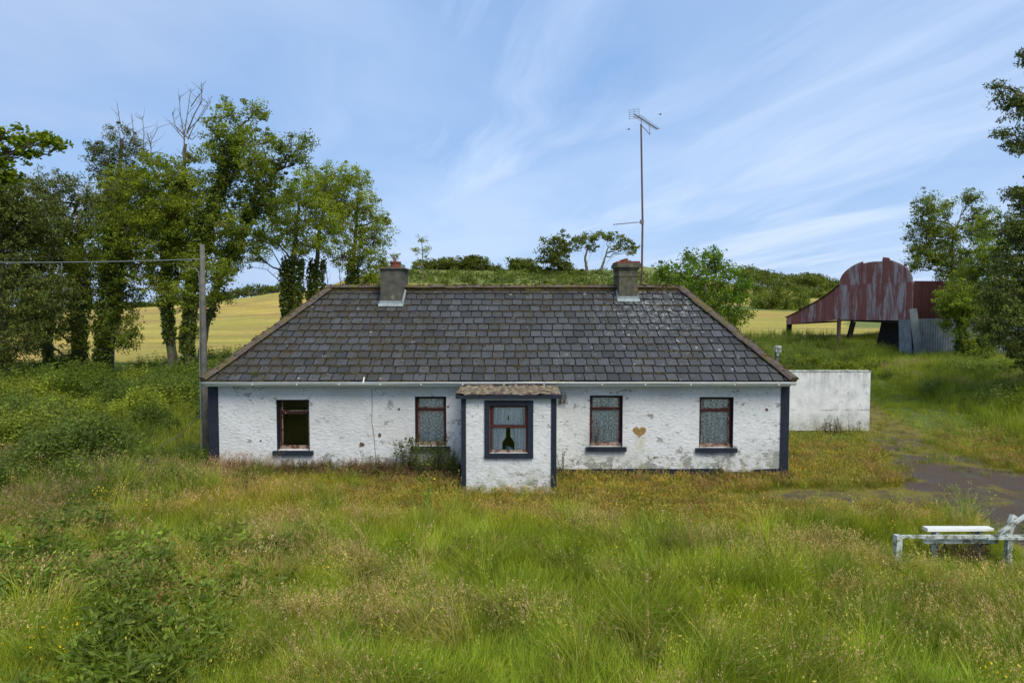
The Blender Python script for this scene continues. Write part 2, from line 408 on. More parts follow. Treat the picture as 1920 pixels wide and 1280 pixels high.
M['black'] = simple('dark_timber_and_bay_shade', (.008, .0075, .007), .9, .4, 4)  # dark timber; the near black also paints the shade inside the barn
M['feather'] = simple('dark_feather', (.03, .03, .035), .8, .2, 9)
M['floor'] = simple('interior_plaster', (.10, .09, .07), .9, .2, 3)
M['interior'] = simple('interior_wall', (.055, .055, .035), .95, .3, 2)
M['blue_cloth'] = simple('blue_cloth', (.03, .25, .40), .8, .4, 22, .5, second=(.5, .6, .62), thr=(.5, .6), sscale=18)

def glass_mat():
    m, t, b = new_mat('window_glass'); m.node_tree.nodes.remove(b)
    tr = t.node('ShaderNodeBsdfTransparent'); tr.inputs[0].default_value = (.985, .99, .985, 1)
    gl = t.node('ShaderNodeBsdfGlossy'); gl.inputs['Roughness'].default_value = .06
    t.put(gl.inputs['Normal'], t.bump(t.noise(t.pos(), 3, 2), .15, .02))
    fr = t.node('ShaderNodeFresnel'); fr.inputs[0].default_value = 1.5
    mx = t.node('ShaderNodeMixShader'); t.put(mx.inputs[0], t.math('MULTIPLY', fr.outputs[0], 1.0))
    t.l.new(tr.outputs[0], mx.inputs[1]); t.l.new(gl.outputs[0], mx.inputs[2])
    t.l.new(mx.outputs[0], m.node_tree.nodes['Material Output'].inputs[0]); return m
M['glass'] = glass_mat()
def lace_mat(name, pattern, base):
    m, t, b = new_mat(name); p = t.pos()
    ve = t.node('ShaderNodeTexVoronoi'); t.put(ve.inputs['Vector'], t.map(p, scale=(1, 0, 1.25))); ve.inputs['Scale'].default_value = 6.5; ve.inputs['Randomness'].default_value = .35
    ring = t.math('MULTIPLY_ADD', t.math('SINE', t.math('MULTIPLY', ve.outputs['Distance'], 17)), .5, .5)
    n = t.noise(t.map(p, scale=(1, 0, 1)), 17, 4, .6)
    v = t.math('ADD', t.math('MULTIPLY', ring, .4), t.math('MULTIPLY', n, .8))
    f = t.math('MULTIPLY', t.ramp(v, (.56, 0.), (.74, 1.)), pattern)
    c = t.mix(f, base, tuple(k * .56 for k in base))
    t.put(b.inputs['Base Color'], c)
    tl = t.node('ShaderNodeBsdfTransparent'); mx = t.node('ShaderNodeMixShader')
    t.put(mx.inputs[0], t.math('MULTIPLY', f, .12))
    t.l.new(b.outputs[0], mx.inputs[1]); t.l.new(tl.outputs[0], mx.inputs[2])
    t.l.new(mx.outputs[0], m.node_tree.nodes['Material Output'].inputs[0]); return m
M['lace'] = lace_mat('lace_curtain', 1.0, (.95, .94, .89))
M['lace2'] = lace_mat('thin_curtain', .35, (.88, .90, .92))

def sheet_mat(name, grey, rust, bias):
    m, t, b = new_mat(name); p = t.pos()
    c0 = t.attr('Col')                      # per sheet: r = rustiness
    rr = t.xyz(c0)[0]
    n = t.noise(t.map(p, scale=(2.6, 2.6, .45)), 1., 8, .75, .3)
    f = t.ramp(t.math('ADD', n, t.math('MULTIPLY', t.math('SUBTRACT', rr, .42), .38)), (.44 - bias, 0.), (.56 - bias, 1.))
    g = t.mix(t.noise(p, 7, 4), grey, tuple(k * 1.35 for k in grey))
    r = t.mix(t.noise(p, 9, 5), rust, tuple(k * 1.7 for k in rust))
    c = t.mix(f, g, r)
    t.put(b.inputs['Base Color'], c); b.inputs['Roughness'].default_value = .75
    return m
M['sheet'] = sheet_mat('rusted_corrugated_sheet', (.36, .315, .315), (.21, .082, .072), .0)
M['sheet_red'] = sheet_mat('red_corrugated_sheet', (.07, .035, .032), (.040, .013, .012), .25)

def ground_mat():
    m, t, b = new_mat('ground'); p = t.pos()
    c = t.mix(1.0, t.attr('Col'), t.ramp(t.noise(p, 5, 6, .7), (.3, .55), (.7, 1.4)), 'MULTIPLY')
    c = t.mix(t.ramp(t.noise(p, 1.3, 5, .6), (.45, 0.), (.7, .35)), c, (.20, .17, .05))
    t.put(b.inputs['Base Color'], c); t.put(b.inputs['Normal'], t.bump(t.noise(p, 9, 6, .75), 1., .08)); return m
M['ground'] = ground_mat()
def track_mat():
    m, t, b = new_mat('gravel'); p = t.pos()
    st = t.node('ShaderNodeTexVoronoi'); t.put(st.inputs['Vector'], p); st.inputs['Scale'].default_value = 30
    c = t.mix(t.noise(p, 3, 5), (.075, .068, .066), (.15, .135, .12))
    c = t.mix(1.0, c, t.ramp(st.outputs['Distance'], (.0, 1.5), (.6, .5)), 'MULTIPLY')
    c = t.mix(t.ramp(t.noise(p, 2.4, 8, .75), (.46, .9), (.60, .1)), c, (.090, .060, .036))
    mk = t.xyz(t.attr('Col'))[0]
    edge = t.math('MULTIPLY', t.math('ADD', t.math('ADD', t.noise(p, 1.1, 3, .5), t.math('MULTIPLY', t.noise(p, 6, 8, .8), .8)), t.math('MULTIPLY', t.math('MULTIPLY', mk, t.ramp(t.math('MULTIPLY', t.xyz(p)[1], .02), (.36, 1.), (.50, .60))), .66)), .5)
    c = t.mix(t.ramp(edge, (.655, 1.), (.75, 0.)), c, t.mix(t.noise(p, 9, 6, .7), (.085, .075, .018), (.25, .21, .03)))
    t.put(b.inputs['Base Color'], c); t.put(b.inputs['Normal'], t.bump(t.noise(p, 12, 8, .8), 1., .05)); return m
M['track'] = track_mat()
def field_mat():
    m, t, b = new_mat('hay_stubble'); p = t.pos()
    q = t.map(p, rot=(0, 0, R(-74)), scale=(.04, .7, 1))
    st = t.noise(q, 1.0, 4, .6, .2)
    c = t.ramp(st, (.36, (.24, .225, .048)), (.5, (.36, .30, .072)), (.62, (.47, .38, .12)))
    c = t.mix(t.ramp(t.noise(t.map(p, rot=(0, 0, R(-70)), scale=(.02, .10, 1)), 1., 5, .6), (.50, 0.), (.60, .9)), c, (.27, .185, .085))
    c = t.mix(t.ramp(t.noise(p, .05, 4), (.42, 0.), (.62, .55)), c, (.22, .25, .050))
    c = t.mix(1.0, c, t.ramp(t.noise(p, 1.8, 5, .7), (.3, (.82, .74, .62)), (.7, (1.22, 1.10, .86))), 'MULTIPLY')
    t.put(b.inputs['Base Color'], c); b.inputs['Roughness'].default_value = 1.; return m
M['field'] = field_mat()

# ------------------------------------------------------------------ the ground
def track_mask(x, y):
    cx = np.interp(y, [-10, 8, 12, 15, 17, 19.5, 23.6, 30, 38, 60], [13.5, 13.3, 12.6, 12.2, 12.0, 12.3, 13.2, 15.2, 18.0, 23])
    w = np.interp(y, [8, 14, 17, 20, 24, 30, 38], [2.6, 2.8, 2.6, 1.6, 1.1, .9, .3])
    d = np.abs(x - cx) / w
    k = 1 - sstep(.55, 1.3, d + (fbm(x * .9, y * .9, 11) - .5) * 1.1)
    k = k * sstep(42, 32, y)
    # bare soil spreading to the cottage corner
    e = ((x - 8.6) / 3.8) ** 2 + ((y - 16.1 - (x - 8) * -.06) / 1.05) ** 2
    k2 = (1 - sstep(.4, 1.2, e + (fbm(x * 1.2, y * 1.8, 21) - .5) * 1.5)) * .75
    return np.clip(np.maximum(k, k2), 0, 1)
def field_mask(x, y):
    r = x / np.maximum(y, 1)
    near = 45 + (fbm(x * .2, y * .2, 9) - .5) * 2 + np.where(r > .25, 13, 0)
    k = y > near
    k &= ~((r > -.16) & (r < .24) & (y > 127))                      # scrub above the ridge
    k &= ~((r > .24) & (y > 100) & (y < 122)); k &= ~((r > .24) & (y > 150) & (y < 162) ); k &= ~((r > .24) & (y > 178))
    k &= ~((r > .24) & (y > 70) & (r > .49))
    k &= y < 260
    return k
GREEN = np.array((.112, .170, .022)); OLIVE = np.array((.160, .158, .020)); STRAW = np.array((.29, .225, .13))
NETTLE = np.array((.052, .080, .016)); BROWN = np.array((.100, .077, .040)); LIME = np.array((.175, .205, .025))
def ground_tint(x, y):
    """what grows where"""
    x = np.asarray(x, float); y = np.asarray(y, float)
    n1 = fbm(x * .55, y * .9, 31)[:, None]; n2 = fbm(x * 1.3, y * 1.8, 37)[:, None]; n3 = fbm(x * .25 + 5, y * .4, 41)[:, None]
    c = GREEN * (1 - n1) + LIME * n1
    c = c + (OLIVE - c) * (sstep(12.2, 14.6, y)[:, None] * sstep(.2, .5, n1 + .15))
    c = c + (BROWN - c) * (sstep(.52, .66, n2) * .55 * sstep(14.2, 16.5, y)[:, None] * sstep(26, 19, y)[:, None])
    wl = (sstep(16.0, 17.3, y) * sstep(-8.5, -7, x) * sstep(0, -1.5, x))[:, None]
    c = c + (BROWN * .9 - c) * wl * .7
    c = c + (GREEN * 1.05 - c) * (sstep(20, 26, y) * sstep(6, 9, x))[:, None] * .75
    nt = (sstep(-6.6, -8.8, x + (n3[:, 0] - .5) * 3) * sstep(11.8, 14.5, y))[:, None]
    c = c + (NETTLE - c) * nt * sstep(.30, .45, n1 + .08)
    yl = (sstep(-8, -10, x) * sstep(19, 24, y) * sstep(36, 31, y))[:, None]
    c = c + (LIME * .95 - c) * yl * sstep(.42, .58, n3)
    return c
def build_ground():
    xs = np.unique(np.concatenate([np.arange(-18, 24, .2), np.arange(-60, 60, 1.0), np.arange(-200, 200, 5.0), np.array([-3000, -1500, -800, -400, -300, 300, 400, 800, 1500, 3000])]).round(3))
    ys = np.unique(np.concatenate([np.arange(5, 42, .2), np.arange(-20, 80, 1.0), np.arange(80, 260, 3.0), np.array([-3000, -1000, -300, -100, -50, 300, 400, 700, 1500, 3000])]).round(3))
    X, Y = np.meshgrid(xs, ys); nx, ny = len(xs), len(ys)
    x = X.ravel(); y = Y.ravel(); z = hgt(x, y)
    # the platform the cottage stands on
    tm = track_mask(x, y)
    z = z - .035 * sstep(.3, .9, tm)
    i = (np.arange(ny - 1)[:, None] * nx + np.arange(nx - 1)[None]).ravel()
    Q = np.stack([i, i + 1, i + nx + 1, i + nx], 1)
    cx = x[Q].mean(1); cy = y[Q].mean(1)
    fm = field_mask(cx, cy); tk = (track_mask(cx, cy) > .02) & (cy < 45) & (cx < 24) & (cx > 3) & ~fm
    gcol = ground_tint(x, y) * .75
    tint_far = sstep(40, 60, y)[:, None]
    gcol = gcol * (1 - tint_far) + np.array((.14, .17, .035)) * tint_far
    V = np.stack([x, y, z], 1)
    def part(name, mask, col, mat):
        q = Q[mask]; u, inv = np.unique(q, return_inverse=True)
        o = obj(name, mesh_np(name, V[u], inv.reshape(-1, 4), col[u], True), mat); return tag(o, kind='structure')
    part('ground', ~fm & ~tk, gcol, M['ground'])
    part('driveway', tk, np.repeat(tm[:, None], 3, 1), M['track'])
    part('field', fm, gcol, M['field'])
build_ground()

# ------------------------------------------------------------------ the cottage
HX0, HX1, HY0, HY1, HZ = -8.03, 7.33, 18.0, 24.4, 2.42
cot = empty('cottage', (-.33, 21.2, 0), 'long white roughcast cottage with dark slate hipped roof and two chimneys', 'cottage')

def cell_solid(mb, xs, zs, y0, y1, hole):
    """solid wall in the xz plane between y0 and y1 made of cells; hole(cx,cz)->bool"""
    nx, nz = len(xs) - 1, len(zs) - 1
    full = [[not hole((xs[i] + xs[i + 1]) / 2, (zs[j] + zs[j + 1]) / 2) for j in range(nz)] for i in range(nx)]
    F = lambda i, j: 0 <= i < nx and 0 <= j < nz and full[i][j]
    for i in range(nx):
        for j in range(nz):
            if not full[i][j]: continue
            a, b, c, d = xs[i], xs[i + 1], zs[j], zs[j + 1]
            mb.add([(a, y0, c), (b, y0, c), (b, y0, d), (a, y0, d)], [[(0, 1, 2, 3)]])
            mb.add([(a, y1, c), (b, y1, c), (b, y1, d), (a, y1, d)], [[(3, 2, 1, 0)]])
            if not F(i - 1, j): mb.add([(a, y0, c), (a, y1, c), (a, y1, d), (a, y0, d)], [[(3, 2, 1, 0)]])
            if not F(i + 1, j): mb.add([(b, y0, c), (b, y1, c), (b, y1, d), (b, y0, d)], [[(0, 1, 2, 3)]])
            if not F(i, j - 1): mb.add([(a, y0, c), (b, y0, c), (b, y1, c), (a, y1, c)], [[(3, 2, 1, 0)]])
            if not F(i, j + 1): mb.add([(a, y0, d), (b, y0, d), (b, y1, d), (a, y1, d)], [[(0, 1, 2, 3)]])

WIN = []   # (x0,x1,z0,z1) openings in the front wall
for (a, b, t_, s_) in ((518, 581, 749, 844), (778, 837, 743, 836), (1106, 1167, 741, 837), (1312, 1374, 744, 839)):
    p = at(a, t_, HY0); q = at(b, s_, HY0); WIN.append((p[0], q[0], q[2], p[2]))

def build_walls():
    w = MB()
    xs = sorted({HX0, HX1, *[v for o in WIN for v in o[:2]]}); zs = sorted({-.5, HZ, *[v for o in WIN for v in o[2:]]})
    hole = lambda x, z: any(o[0] < x < o[1] and o[2] < z < o[3] for o in WIN)
    cell_solid(w, xs, zs, HY0, HY0 + .4, hole)
    w.box(HX0, HY1 - .4, -.5, HX1, HY1, HZ); w.box(HX0, HY0 + .4, -.5, HX0 + .4, HY1 - .4, HZ); w.box(HX1 - .4, HY0 + .4, -.5, HX1, HY1 - .4, HZ)
    w.build('wall', M['wall'], cot)
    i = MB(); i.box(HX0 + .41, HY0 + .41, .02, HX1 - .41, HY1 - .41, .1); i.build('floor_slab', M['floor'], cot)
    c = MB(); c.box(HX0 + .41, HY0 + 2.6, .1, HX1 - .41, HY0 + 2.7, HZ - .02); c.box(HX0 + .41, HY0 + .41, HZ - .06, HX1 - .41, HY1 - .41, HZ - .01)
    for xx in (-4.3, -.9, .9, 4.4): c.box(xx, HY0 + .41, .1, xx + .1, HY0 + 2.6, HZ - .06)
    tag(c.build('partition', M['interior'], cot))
    # plinth band with a chipped top
    pl = MB()
    for x0, x1 in ((HX0 + .24, -1.22), (1.07, HX1 - .2)):
        xs = np.arange(x0, x1, .11); xs = np.append(xs, x1)
        if x1 > 2: tops = .075 + (fbm(xs * 1.1, xs * 0, 5) - .5) * .05 - (xs > 5.6) * .07 * (xs < 6.4) - .02
        else: tops = .065 + (fbm(xs * 1.1, xs * 0, 5) - .5) * .05
        n = len(xs); yy = HY0 - .022
        V = np.concatenate([np.stack([xs, np.full(n, yy), np.full(n, -.4)], 1), np.stack([xs, np.full(n, yy), tops], 1), np.stack([xs, np.full(n, HY0 + .002), tops], 1)])
        i = np.arange(n - 1); pl.add(V, [np.stack([i, i + 1, n + i + 1, n + i], 1), np.stack([n + i, n + i + 1, 2 * n + i + 1, 2 * n + i], 1)])
    pl.build('plinth', M['navy'], cot)
    for x0, x1 in ((HX0 - .02, HX0 + .24), (HX1 - .2, HX1 + .02)):
        q = MB(); q.box(x0, HY0 - .03, -.4, x1, HY0 + .3, HZ - .04); q.build('quoin', M['navy'], cot)
    # flaked spots: the bare heart and small holes
    def patch(pts, name, mat, label=None, y=HY0):
        m = MB(); c = np.mean(pts, 0); n = len(pts)
        V = [(c[0], y - .002, c[1])] + [(p[0], y - .008, p[1]) for p in pts] + [(c[0] + (p[0] - c[0]) * 1.08, y + .004, c[1] + (p[1] - c[1]) * 1.08) for p in pts]
        m.add(V, [[(0, 1 + i, 1 + (i + 1) % n) for i in range(n)], [(1 + i, 1 + n + i, 1 + n + (i + 1) % n, 1 + (i + 1) % n) for i in range(n)]])
        o = m.build(name, mat, cot)
        if label: o['label'] = label
    cr = MB(); P = [at(px, py, HY0) - (0, .006, 0) for px, py in ((697, 728), (698, 760), (697, 790), (701, 815), (703, 840), (706, 870))]; cr.tube(P, .006, 4); cr.build('wall_crack_line', M['twig'], cot)  # thin dark tube added for the crack line down the wall
    c = at(1199, 810, HY0); P = []
    for k in range(30):
        a = k / 30 * 2 * math.pi
        hx = 16 * math.sin(a) ** 3 / 17; hz = (13 * math.cos(a) - 5 * math.cos(2 * a) - 2 * math.cos(3 * a) - math.cos(4 * a)) / 17
        P.append((c[0] + hx * .185 + random.uniform(-.006, .006), c[2] + hz * .165 + .02 + random.uniform(-.006, .006)))
    patch(P[::-1], 'bare_patch', M['mortar'], 'heart shaped hole in the white roughcast')
    for px, py, r in ((678, 833, .065), (712, 816, .055), (748, 767, .035), (1437, 767, .045), (489, 826, .03), (1227, 858, .03), (840, 762, .03)):
        c = at(px, py, HY0); P = [(c[0] + math.cos(a) * r * random.uniform(.7, 1.3), c[2] - math.sin(a) * r * random.uniform(.6, 1.2)) for a in np.arange(9) * 2 * math.pi / 9]
        patch(P, 'bare_patch', M['hole'], 'small brown hole in the roughcast')
build_walls()

def curtain_mesh(x0, x1, z0, z1, y, waves=7, amp=.02, hole=None, nx=70, nz=50, gather=0.0):
    xs = np.linspace(x0, x1, nx); zs = np.linspace(z0, z1, nz); X, Z = np.meshgrid(xs, zs)
    u = (X - x0) / (x1 - x0)
    Y = y + amp * np.sin(u * waves * 2 * np.pi + 2.2 * np.sin(u * 7 + x0) + 1.1 * np.sin((Z - z0) * 2.5 + u * 4)) * (.5 + .8 * vnoise(u * 5, Z * 2, 3)) + amp * .5 * np.sin(u * waves * 4.7 + Z * 3)
    if gather:
        X = X + gather * np.sin(u * np.pi * 2) * (z1 - Z)
    i = (np.arange(nz - 1)[:, None] * nx + np.arange(nx - 1)[None]).ravel()
    Q = np.stack([i, i + 1, i + nx + 1, i + nx], 1)
    if hole is not None:
        cx = X.ravel()[Q].mean(1); cz = Z.ravel()[Q].mean(1); Q = Q[~hole(cx, cz)]
    return mesh_np('curtain', np.stack([X.ravel(), Y.ravel(), Z.ravel()], 1), Q, None, True)

def window(o, y, recess, curtain, parent, sill=True, transom=.27, wlabel=None):
    x0, x1, z0, z1 = o
    w = MB(); yf = y + recess; t = .055
    inset = .018
    a, b, c, d = x0 + inset, x1 - inset, z0 + .0, z1 - inset
    # painted reveal lining, 6 mm proud of the opening
    rv = MB(); e = inset - .004
    rv.box(x0 - .0, y - .004, z0, x0 + e, yf + .05, z1); rv.box(x1 - e, y - .004, z0, x1, yf + .05, z1); rv.box(x0 + e, y - .004, z1 - e, x1 - e, yf + .05, z1)
    w.box(a, yf, c + .05, a + t, yf + .06, d); w.box(b - t, yf, c + .05, b, yf + .06, d); w.box(a + t, yf, d - t, b - t, yf + .06, d)
    fr = w.build('window', M['frame'], parent)
    if wlabel: fr['label'] = wlabel
    rv.build('reveal', M['navy'], fr)
    zt = d - (d - c) * transom
    r = MB(); r.box(a + t, yf - .012, zt - .03, b - t, yf + .05, zt + .03); r.box(a + t * .8, yf + .002, zt + .031, b - t * .8, yf + .05, zt + .045)
    r.build('transom', M['frame'], fr)
    lo = MB(); lo.box(a, yf - .01, c + .0, b, yf + .055, c + .075); lo.build('bottom_rail', M['frame_worn'], fr)
    for s in ((a + t, zt + .046, b - t, d - t), (a + t, c + .076, b - t, zt - .031)):
        sh = MB(); sh.box(s[0], yf + .01, s[1], s[0] + .022, yf + .045, s[3]); sh.box(s[2] - .022, yf + .01, s[1], s[2], yf + .045, s[3]); sh.box(s[0] + .022, yf + .012, s[1], s[2] - .022, yf + .043, s[1] + .02); sh.build('sash', M['frame_worn'], fr)
    for s in ((a + t + .022, zt + .046, b - t - .022, d - t), (a + t + .022, c + .076, b - t - .022, zt - .031)):
        g = MB(); g.box(s[0], yf + .025, s[1], s[2], yf + .029, s[3]); g.build('pane', M['glass'], fr)
    if curtain: obj('curtain', curtain_mesh(a + .03, b - .03, c + .06, d - .02, yf + .075, *curtain[1:]), M[curtain[0]], fr)
    if sill:
        s = MB(); p = .10
        s.box(x0 - p, y - .09, z0 - .115, x1 + p, y + .0, z0 - .005); s.box(x0 + .002, y, z0 - .03, x1 - .002, yf, z0 - .002)
        s.build('sill', M['navy'], fr)
    return fr
window(WIN[0], HY0, .2, None, cot, wlabel='bare window with no curtain and peeling brown frame')
window(WIN[1], HY0, .12, ('lace', 4, .02), cot, wlabel='lace curtained window left of the porch')
window(WIN[2], HY0, .12, ('lace', 6, .03), cot, wlabel='curtained window between the porch and the heart shaped hole')
window(WIN[3], HY0, .12, ('lace', 6, .034, None, 70, 50, .06), cot, wlabel='rightmost window with a swept curtain')

# roof --------------------------------------------------------------
EY0, EY1, EX0, EX1, EZ = 17.66, 24.74, HX0 - .0, HX1 + .0, 2.43
RX0, RX1, RY, RZ = -5.62, 5.22, 21.2, 4.90
def slate_face(mb, A, B, C, D, sw=.305, ex=.312):
    """trapezoid roof face: A,B eave ends, C above B, D above A. Slates laid in courses."""
    A, B, C, D = [np.array(v, float) for v in (A, B, C, D)]
    u = (B - A) / np.linalg.norm(B - A); up = D - A; up = up - u * np.dot(up, u); H = np.linalg.norm(up); v = up / H; n = np.cross(u, v)
    L = np.linalg.norm(B - A); lx = np.dot(D - A, u); rx = np.dot(C - A, u)
    rows = int(H / ex) + 1
    for r in range(rows):
        s0 = r * ex; s1 = min(s0 + ex + .06, H)
        if s0 > H - .05: break
        wob = (random.random() - .5) * .012
        x = -sw * (.5 * (r % 2)) + .03 * random.random()
        while x < L:
            w = sw * (1 if random.random() > .05 else .8); a, b = x + .012 + random.random() * .012, x + w - .012
            x += w
            sag = random.uniform(-.012, .006) + wob + (-.03 if random.random() < .015 else 0)
            lo0, hi0 = lx * max(s0, 0) / H, L - (L - rx) * max(s0, 0) / H
            lo1, hi1 = lx * s1 / H, L - (L - rx) * s1 / H
            a0, b0, a1, b1 = max(a, lo0), min(b, hi0), max(a, lo1), min(b, hi1)
            if b0 - a0 < .03: continue
            if b1 < a1: a1 = b1 = min(max((a1 + b1) / 2, lo1), hi1)
            th = .022; lift = .046 + random.uniform(0, .006)
            rot = random.uniform(-.006, .006)
            cr = random.random() < .35
            def P(xx, ss, hh): return A + u * xx + v * ss + n * hh
            base = random.gauss(.047, .009); blue = random.uniform(1.0, 1.10)
            xw = A[0] + u[0] * a0
            g = (max(base, .03) * .95, max(base, .03) * 1.0, max(base, .03) * blue)
            ch = random.uniform(.008, .035) if random.random() < .8 else .006   # worn lower corners
            s00 = s0 + sag
            top = [P(a0, s00 + ch, lift), P(a0 + ch, s00 + rot, lift), P(b0 - ch, s00 - rot, lift), P(b0, s00 + ch * random.uniform(.4, 1.2), lift), P(b1, s1, .006), P(a1, s1, .006)]
            bot = [p - n * th for p in top[:4]]
            mb.add(top + bot, [[(0, 1, 2, 3, 4, 5)], [(0, 6, 7, 1), (1, 7, 8, 2), (2, 8, 9, 3)], [(5, 6, 0), (4, 3, 9)]], g)
def build_roof():
    A, B, C, D = (EX0, EY0, EZ), (EX1, EY0, EZ), (RX1, RY, RZ), (RX0, RY, RZ)
    E, F = (EX1, EY1, EZ), (EX0, EY1, EZ)
    base = MB(); V = [A, B, C, D, E, F]
    base.add(V, [[(0, 1, 2, 3), (4, 5, 3, 2)], [(1, 4, 2), (5, 0, 3)], [(0, 5, 4, 1)]])
    rf = base.build('roof', M['felt'], cot)
    s = MB(); slate_face(s, A, B, C, D); slate_face(s, B, E, C, C); slate_face(s, F, A, D, D); slate_face(s, E, F, D, C)
    s.build('slates', M['slate'], rf)
    # ridge and hip tiles
    def capline(name, p, q, step, mat, w=.14, hgt_=.055):
        p, q = np.array(p, float), np.array(q, float); L = np.linalg.norm(q - p); n = int(L / step); d = (q - p) / n
        dd = d / np.linalg.norm(d); sd = np.cross(dd, (0, 0, 1)); sd /= np.linalg.norm(sd); upv = np.cross(sd, dd)
        m = MB()
        for k in range(n):
            a = p + d * k + rng.normal(0, .006, 3); b = a + d * 1.03
            th = np.linspace(-1.25, 1.25, 6); j = random.uniform(.93, 1.1)
            ring = lambda c, r: [c + sd * math.sin(t) * w * r + upv * (math.cos(t) * hgt_ * 1.6 - .02) * r for t in th]
            V = ring(a, j * 1.06) + ring(b, j)
            i = np.arange(5); m.add(V, [np.stack([i, i + 1, i + 7, i + 6], 1)])
            m.add(ring(a, j * 1.06) + [a - upv * .03], [[(t, t + 1, 6) for t in range(5)]])
        return m.build(name, mat, rf, False)
    o = np.array((0, 0, .045))
    bed = MB(); bed.box(RX0 - .05, RY - .13, RZ - .12, RX1 + .05, RY + .13, RZ + .075)
    for a, b in ((A, D), (B, C), (E, C), (F, D)): bed.beam(np.array(a) + (0, 0, .0), np.array(b) + (0, 0, .02), .20, .10)
    bed.build('mortar_bedding', M['moss'], rf)
    capline('ridge_tiles', np.array(D) + o - (.1, 0, 0), np.array(C) + o + (.1, 0, 0), .45, M['ridge'], .17, .075)
    for a, b in ((A, D), (B, C), (E, C), (F, D)): capline('hip_tiles', np.array(a) + o * .9, np.array(b) + o, .36, M['ridge'], .16, .065)
    # moss cushions along the ridge, the hips and in the joints of the slates
    m = MB(); n_f = np.cross(np.array(B) - A, np.array(D) - A); n_f /= np.linalg.norm(n_f)
    def blob(c, r, flat=.5):
        k = 6; th = np.arange(k) * 2 * np.pi / k + random.random(); rr = r * rng.uniform(.7, 1.2, k)
        V = [c + np.array((math.cos(t) * q, math.sin(t) * q * .8, math.sin(t) * q * .5)) for t, q in zip(th, rr)] + [c + np.array((0, -.3, 1)) * r * flat]
        m.add(V, [[(i, (i + 1) % k, k) for i in range(k)]])
    for _ in range(1100):
        t = random.random(); 
        if random.random() < .35 and -.1 < t < .7: continue
        blob(np.array(D) + (np.array(C) - D) * t + (0, random.uniform(-.12, .02), random.uniform(.05, .15)), random.uniform(.02, .06))
    for a, b in ((A, D), (B, C)):
        for _ in range(170):
            t = random.random(); blob(np.array(a) + (np.array(b) - a) * t + (random.uniform(-.1, .1), -.02, .11 + random.uniform(-.03, .03)), random.uniform(.02, .06))
    H = math.hypot(RY - EY0, RZ - EZ); vdir = np.array((0, (RY - EY0) / H, (RZ - EZ) / H)); cnt = 0
    while cnt < 4200:
        r = random.randint(0, 13); x = random.uniform(EX0, EX1); s_ = r * .312 + random.gauss(0, .012)
        lo = EX0 + (RX0 - EX0) * s_ / H; hi = EX1 - (EX1 - RX1) * s_ / H
        if not lo + .1 < x < hi - .1: continue
        dens = .25 + .75 * max(0, min(1, (2 - x) / 8)) * (1 - r / 18)
        if float(fbm(np.array([x * .8]), np.array([s_ * 1.2]), 77)[0]) * 1.6 < 1.2 - dens: continue
        if random.random() < .25: s_ += random.uniform(.05, .25)
        blob(np.array((x, EY0, EZ)) + vdir * s_ + n_f * .028, random.uniform(.016, .045), .5); cnt += 1
    m.build('moss', M['moss'], rf)
    f = MB(); f.box(EX0 + .06, EY0 + .05, 2.30, EX1 - .06, EY0 + .075, 2.44); f.build('fascia', M['gutter'], rf)
    # gutter
    g = MB(); gx0, gx1, gy, gz = EX0 - .0, EX1 + .03, EY0 - .0, 2.415
    th = np.linspace(math.pi, 2 * math.pi, 9); xs = np.linspace(gx0, gx1, 40); r = .062
    zz = gz - .012 * np.sin((xs - gx0) * .5) + .006 * np.sin(xs * 2.1)
    for rr in (r, r - .006):
        V = np.array([(x, gy - .02 + math.cos(t) * rr, z + math.sin(t) * rr * 1.05) for x, z in zip(xs, zz) for t in th])
        i = (np.arange(39)[:, None] * 9 + np.arange(8)[None]).ravel(); g.add(V, [np.stack([i, i + 9, i + 10, i + 1], 1)])
    V = [(gx, gy - .02 + math.cos(t) * r, gz + math.sin(t) * r) for gx in (gx0, gx1) for t in th]
    g.add(V, [[tuple(range(9))], [tuple(range(9, 18))]])
    g.box(gx0, gy - .092, gz - .012, gx1, gy - .080, gz + .010)
    gu = g.build('gutter', M['gutter'], cot, True)
    for px in (475, 558, 637, 714, 790, 868, 945, 1020, 1128, 1209, 1294, 1376, 1458):
        x = at(px, 718, gy)[0]; b = MB(); b.box(x - .012, gy - .092, gz - .066, x + .012, gy + .05, gz + .012); b.build('gutter_joint', M['gutter'], gu)
    x = at(682, 715, gy)[0]; b = MB(); b.beam((x, gy - .09, gz - .03), (x + .01, gy + .02, gz + .13), .03, .012); b.build('gutter_strap', M['gutter'], gu)
build_roof()

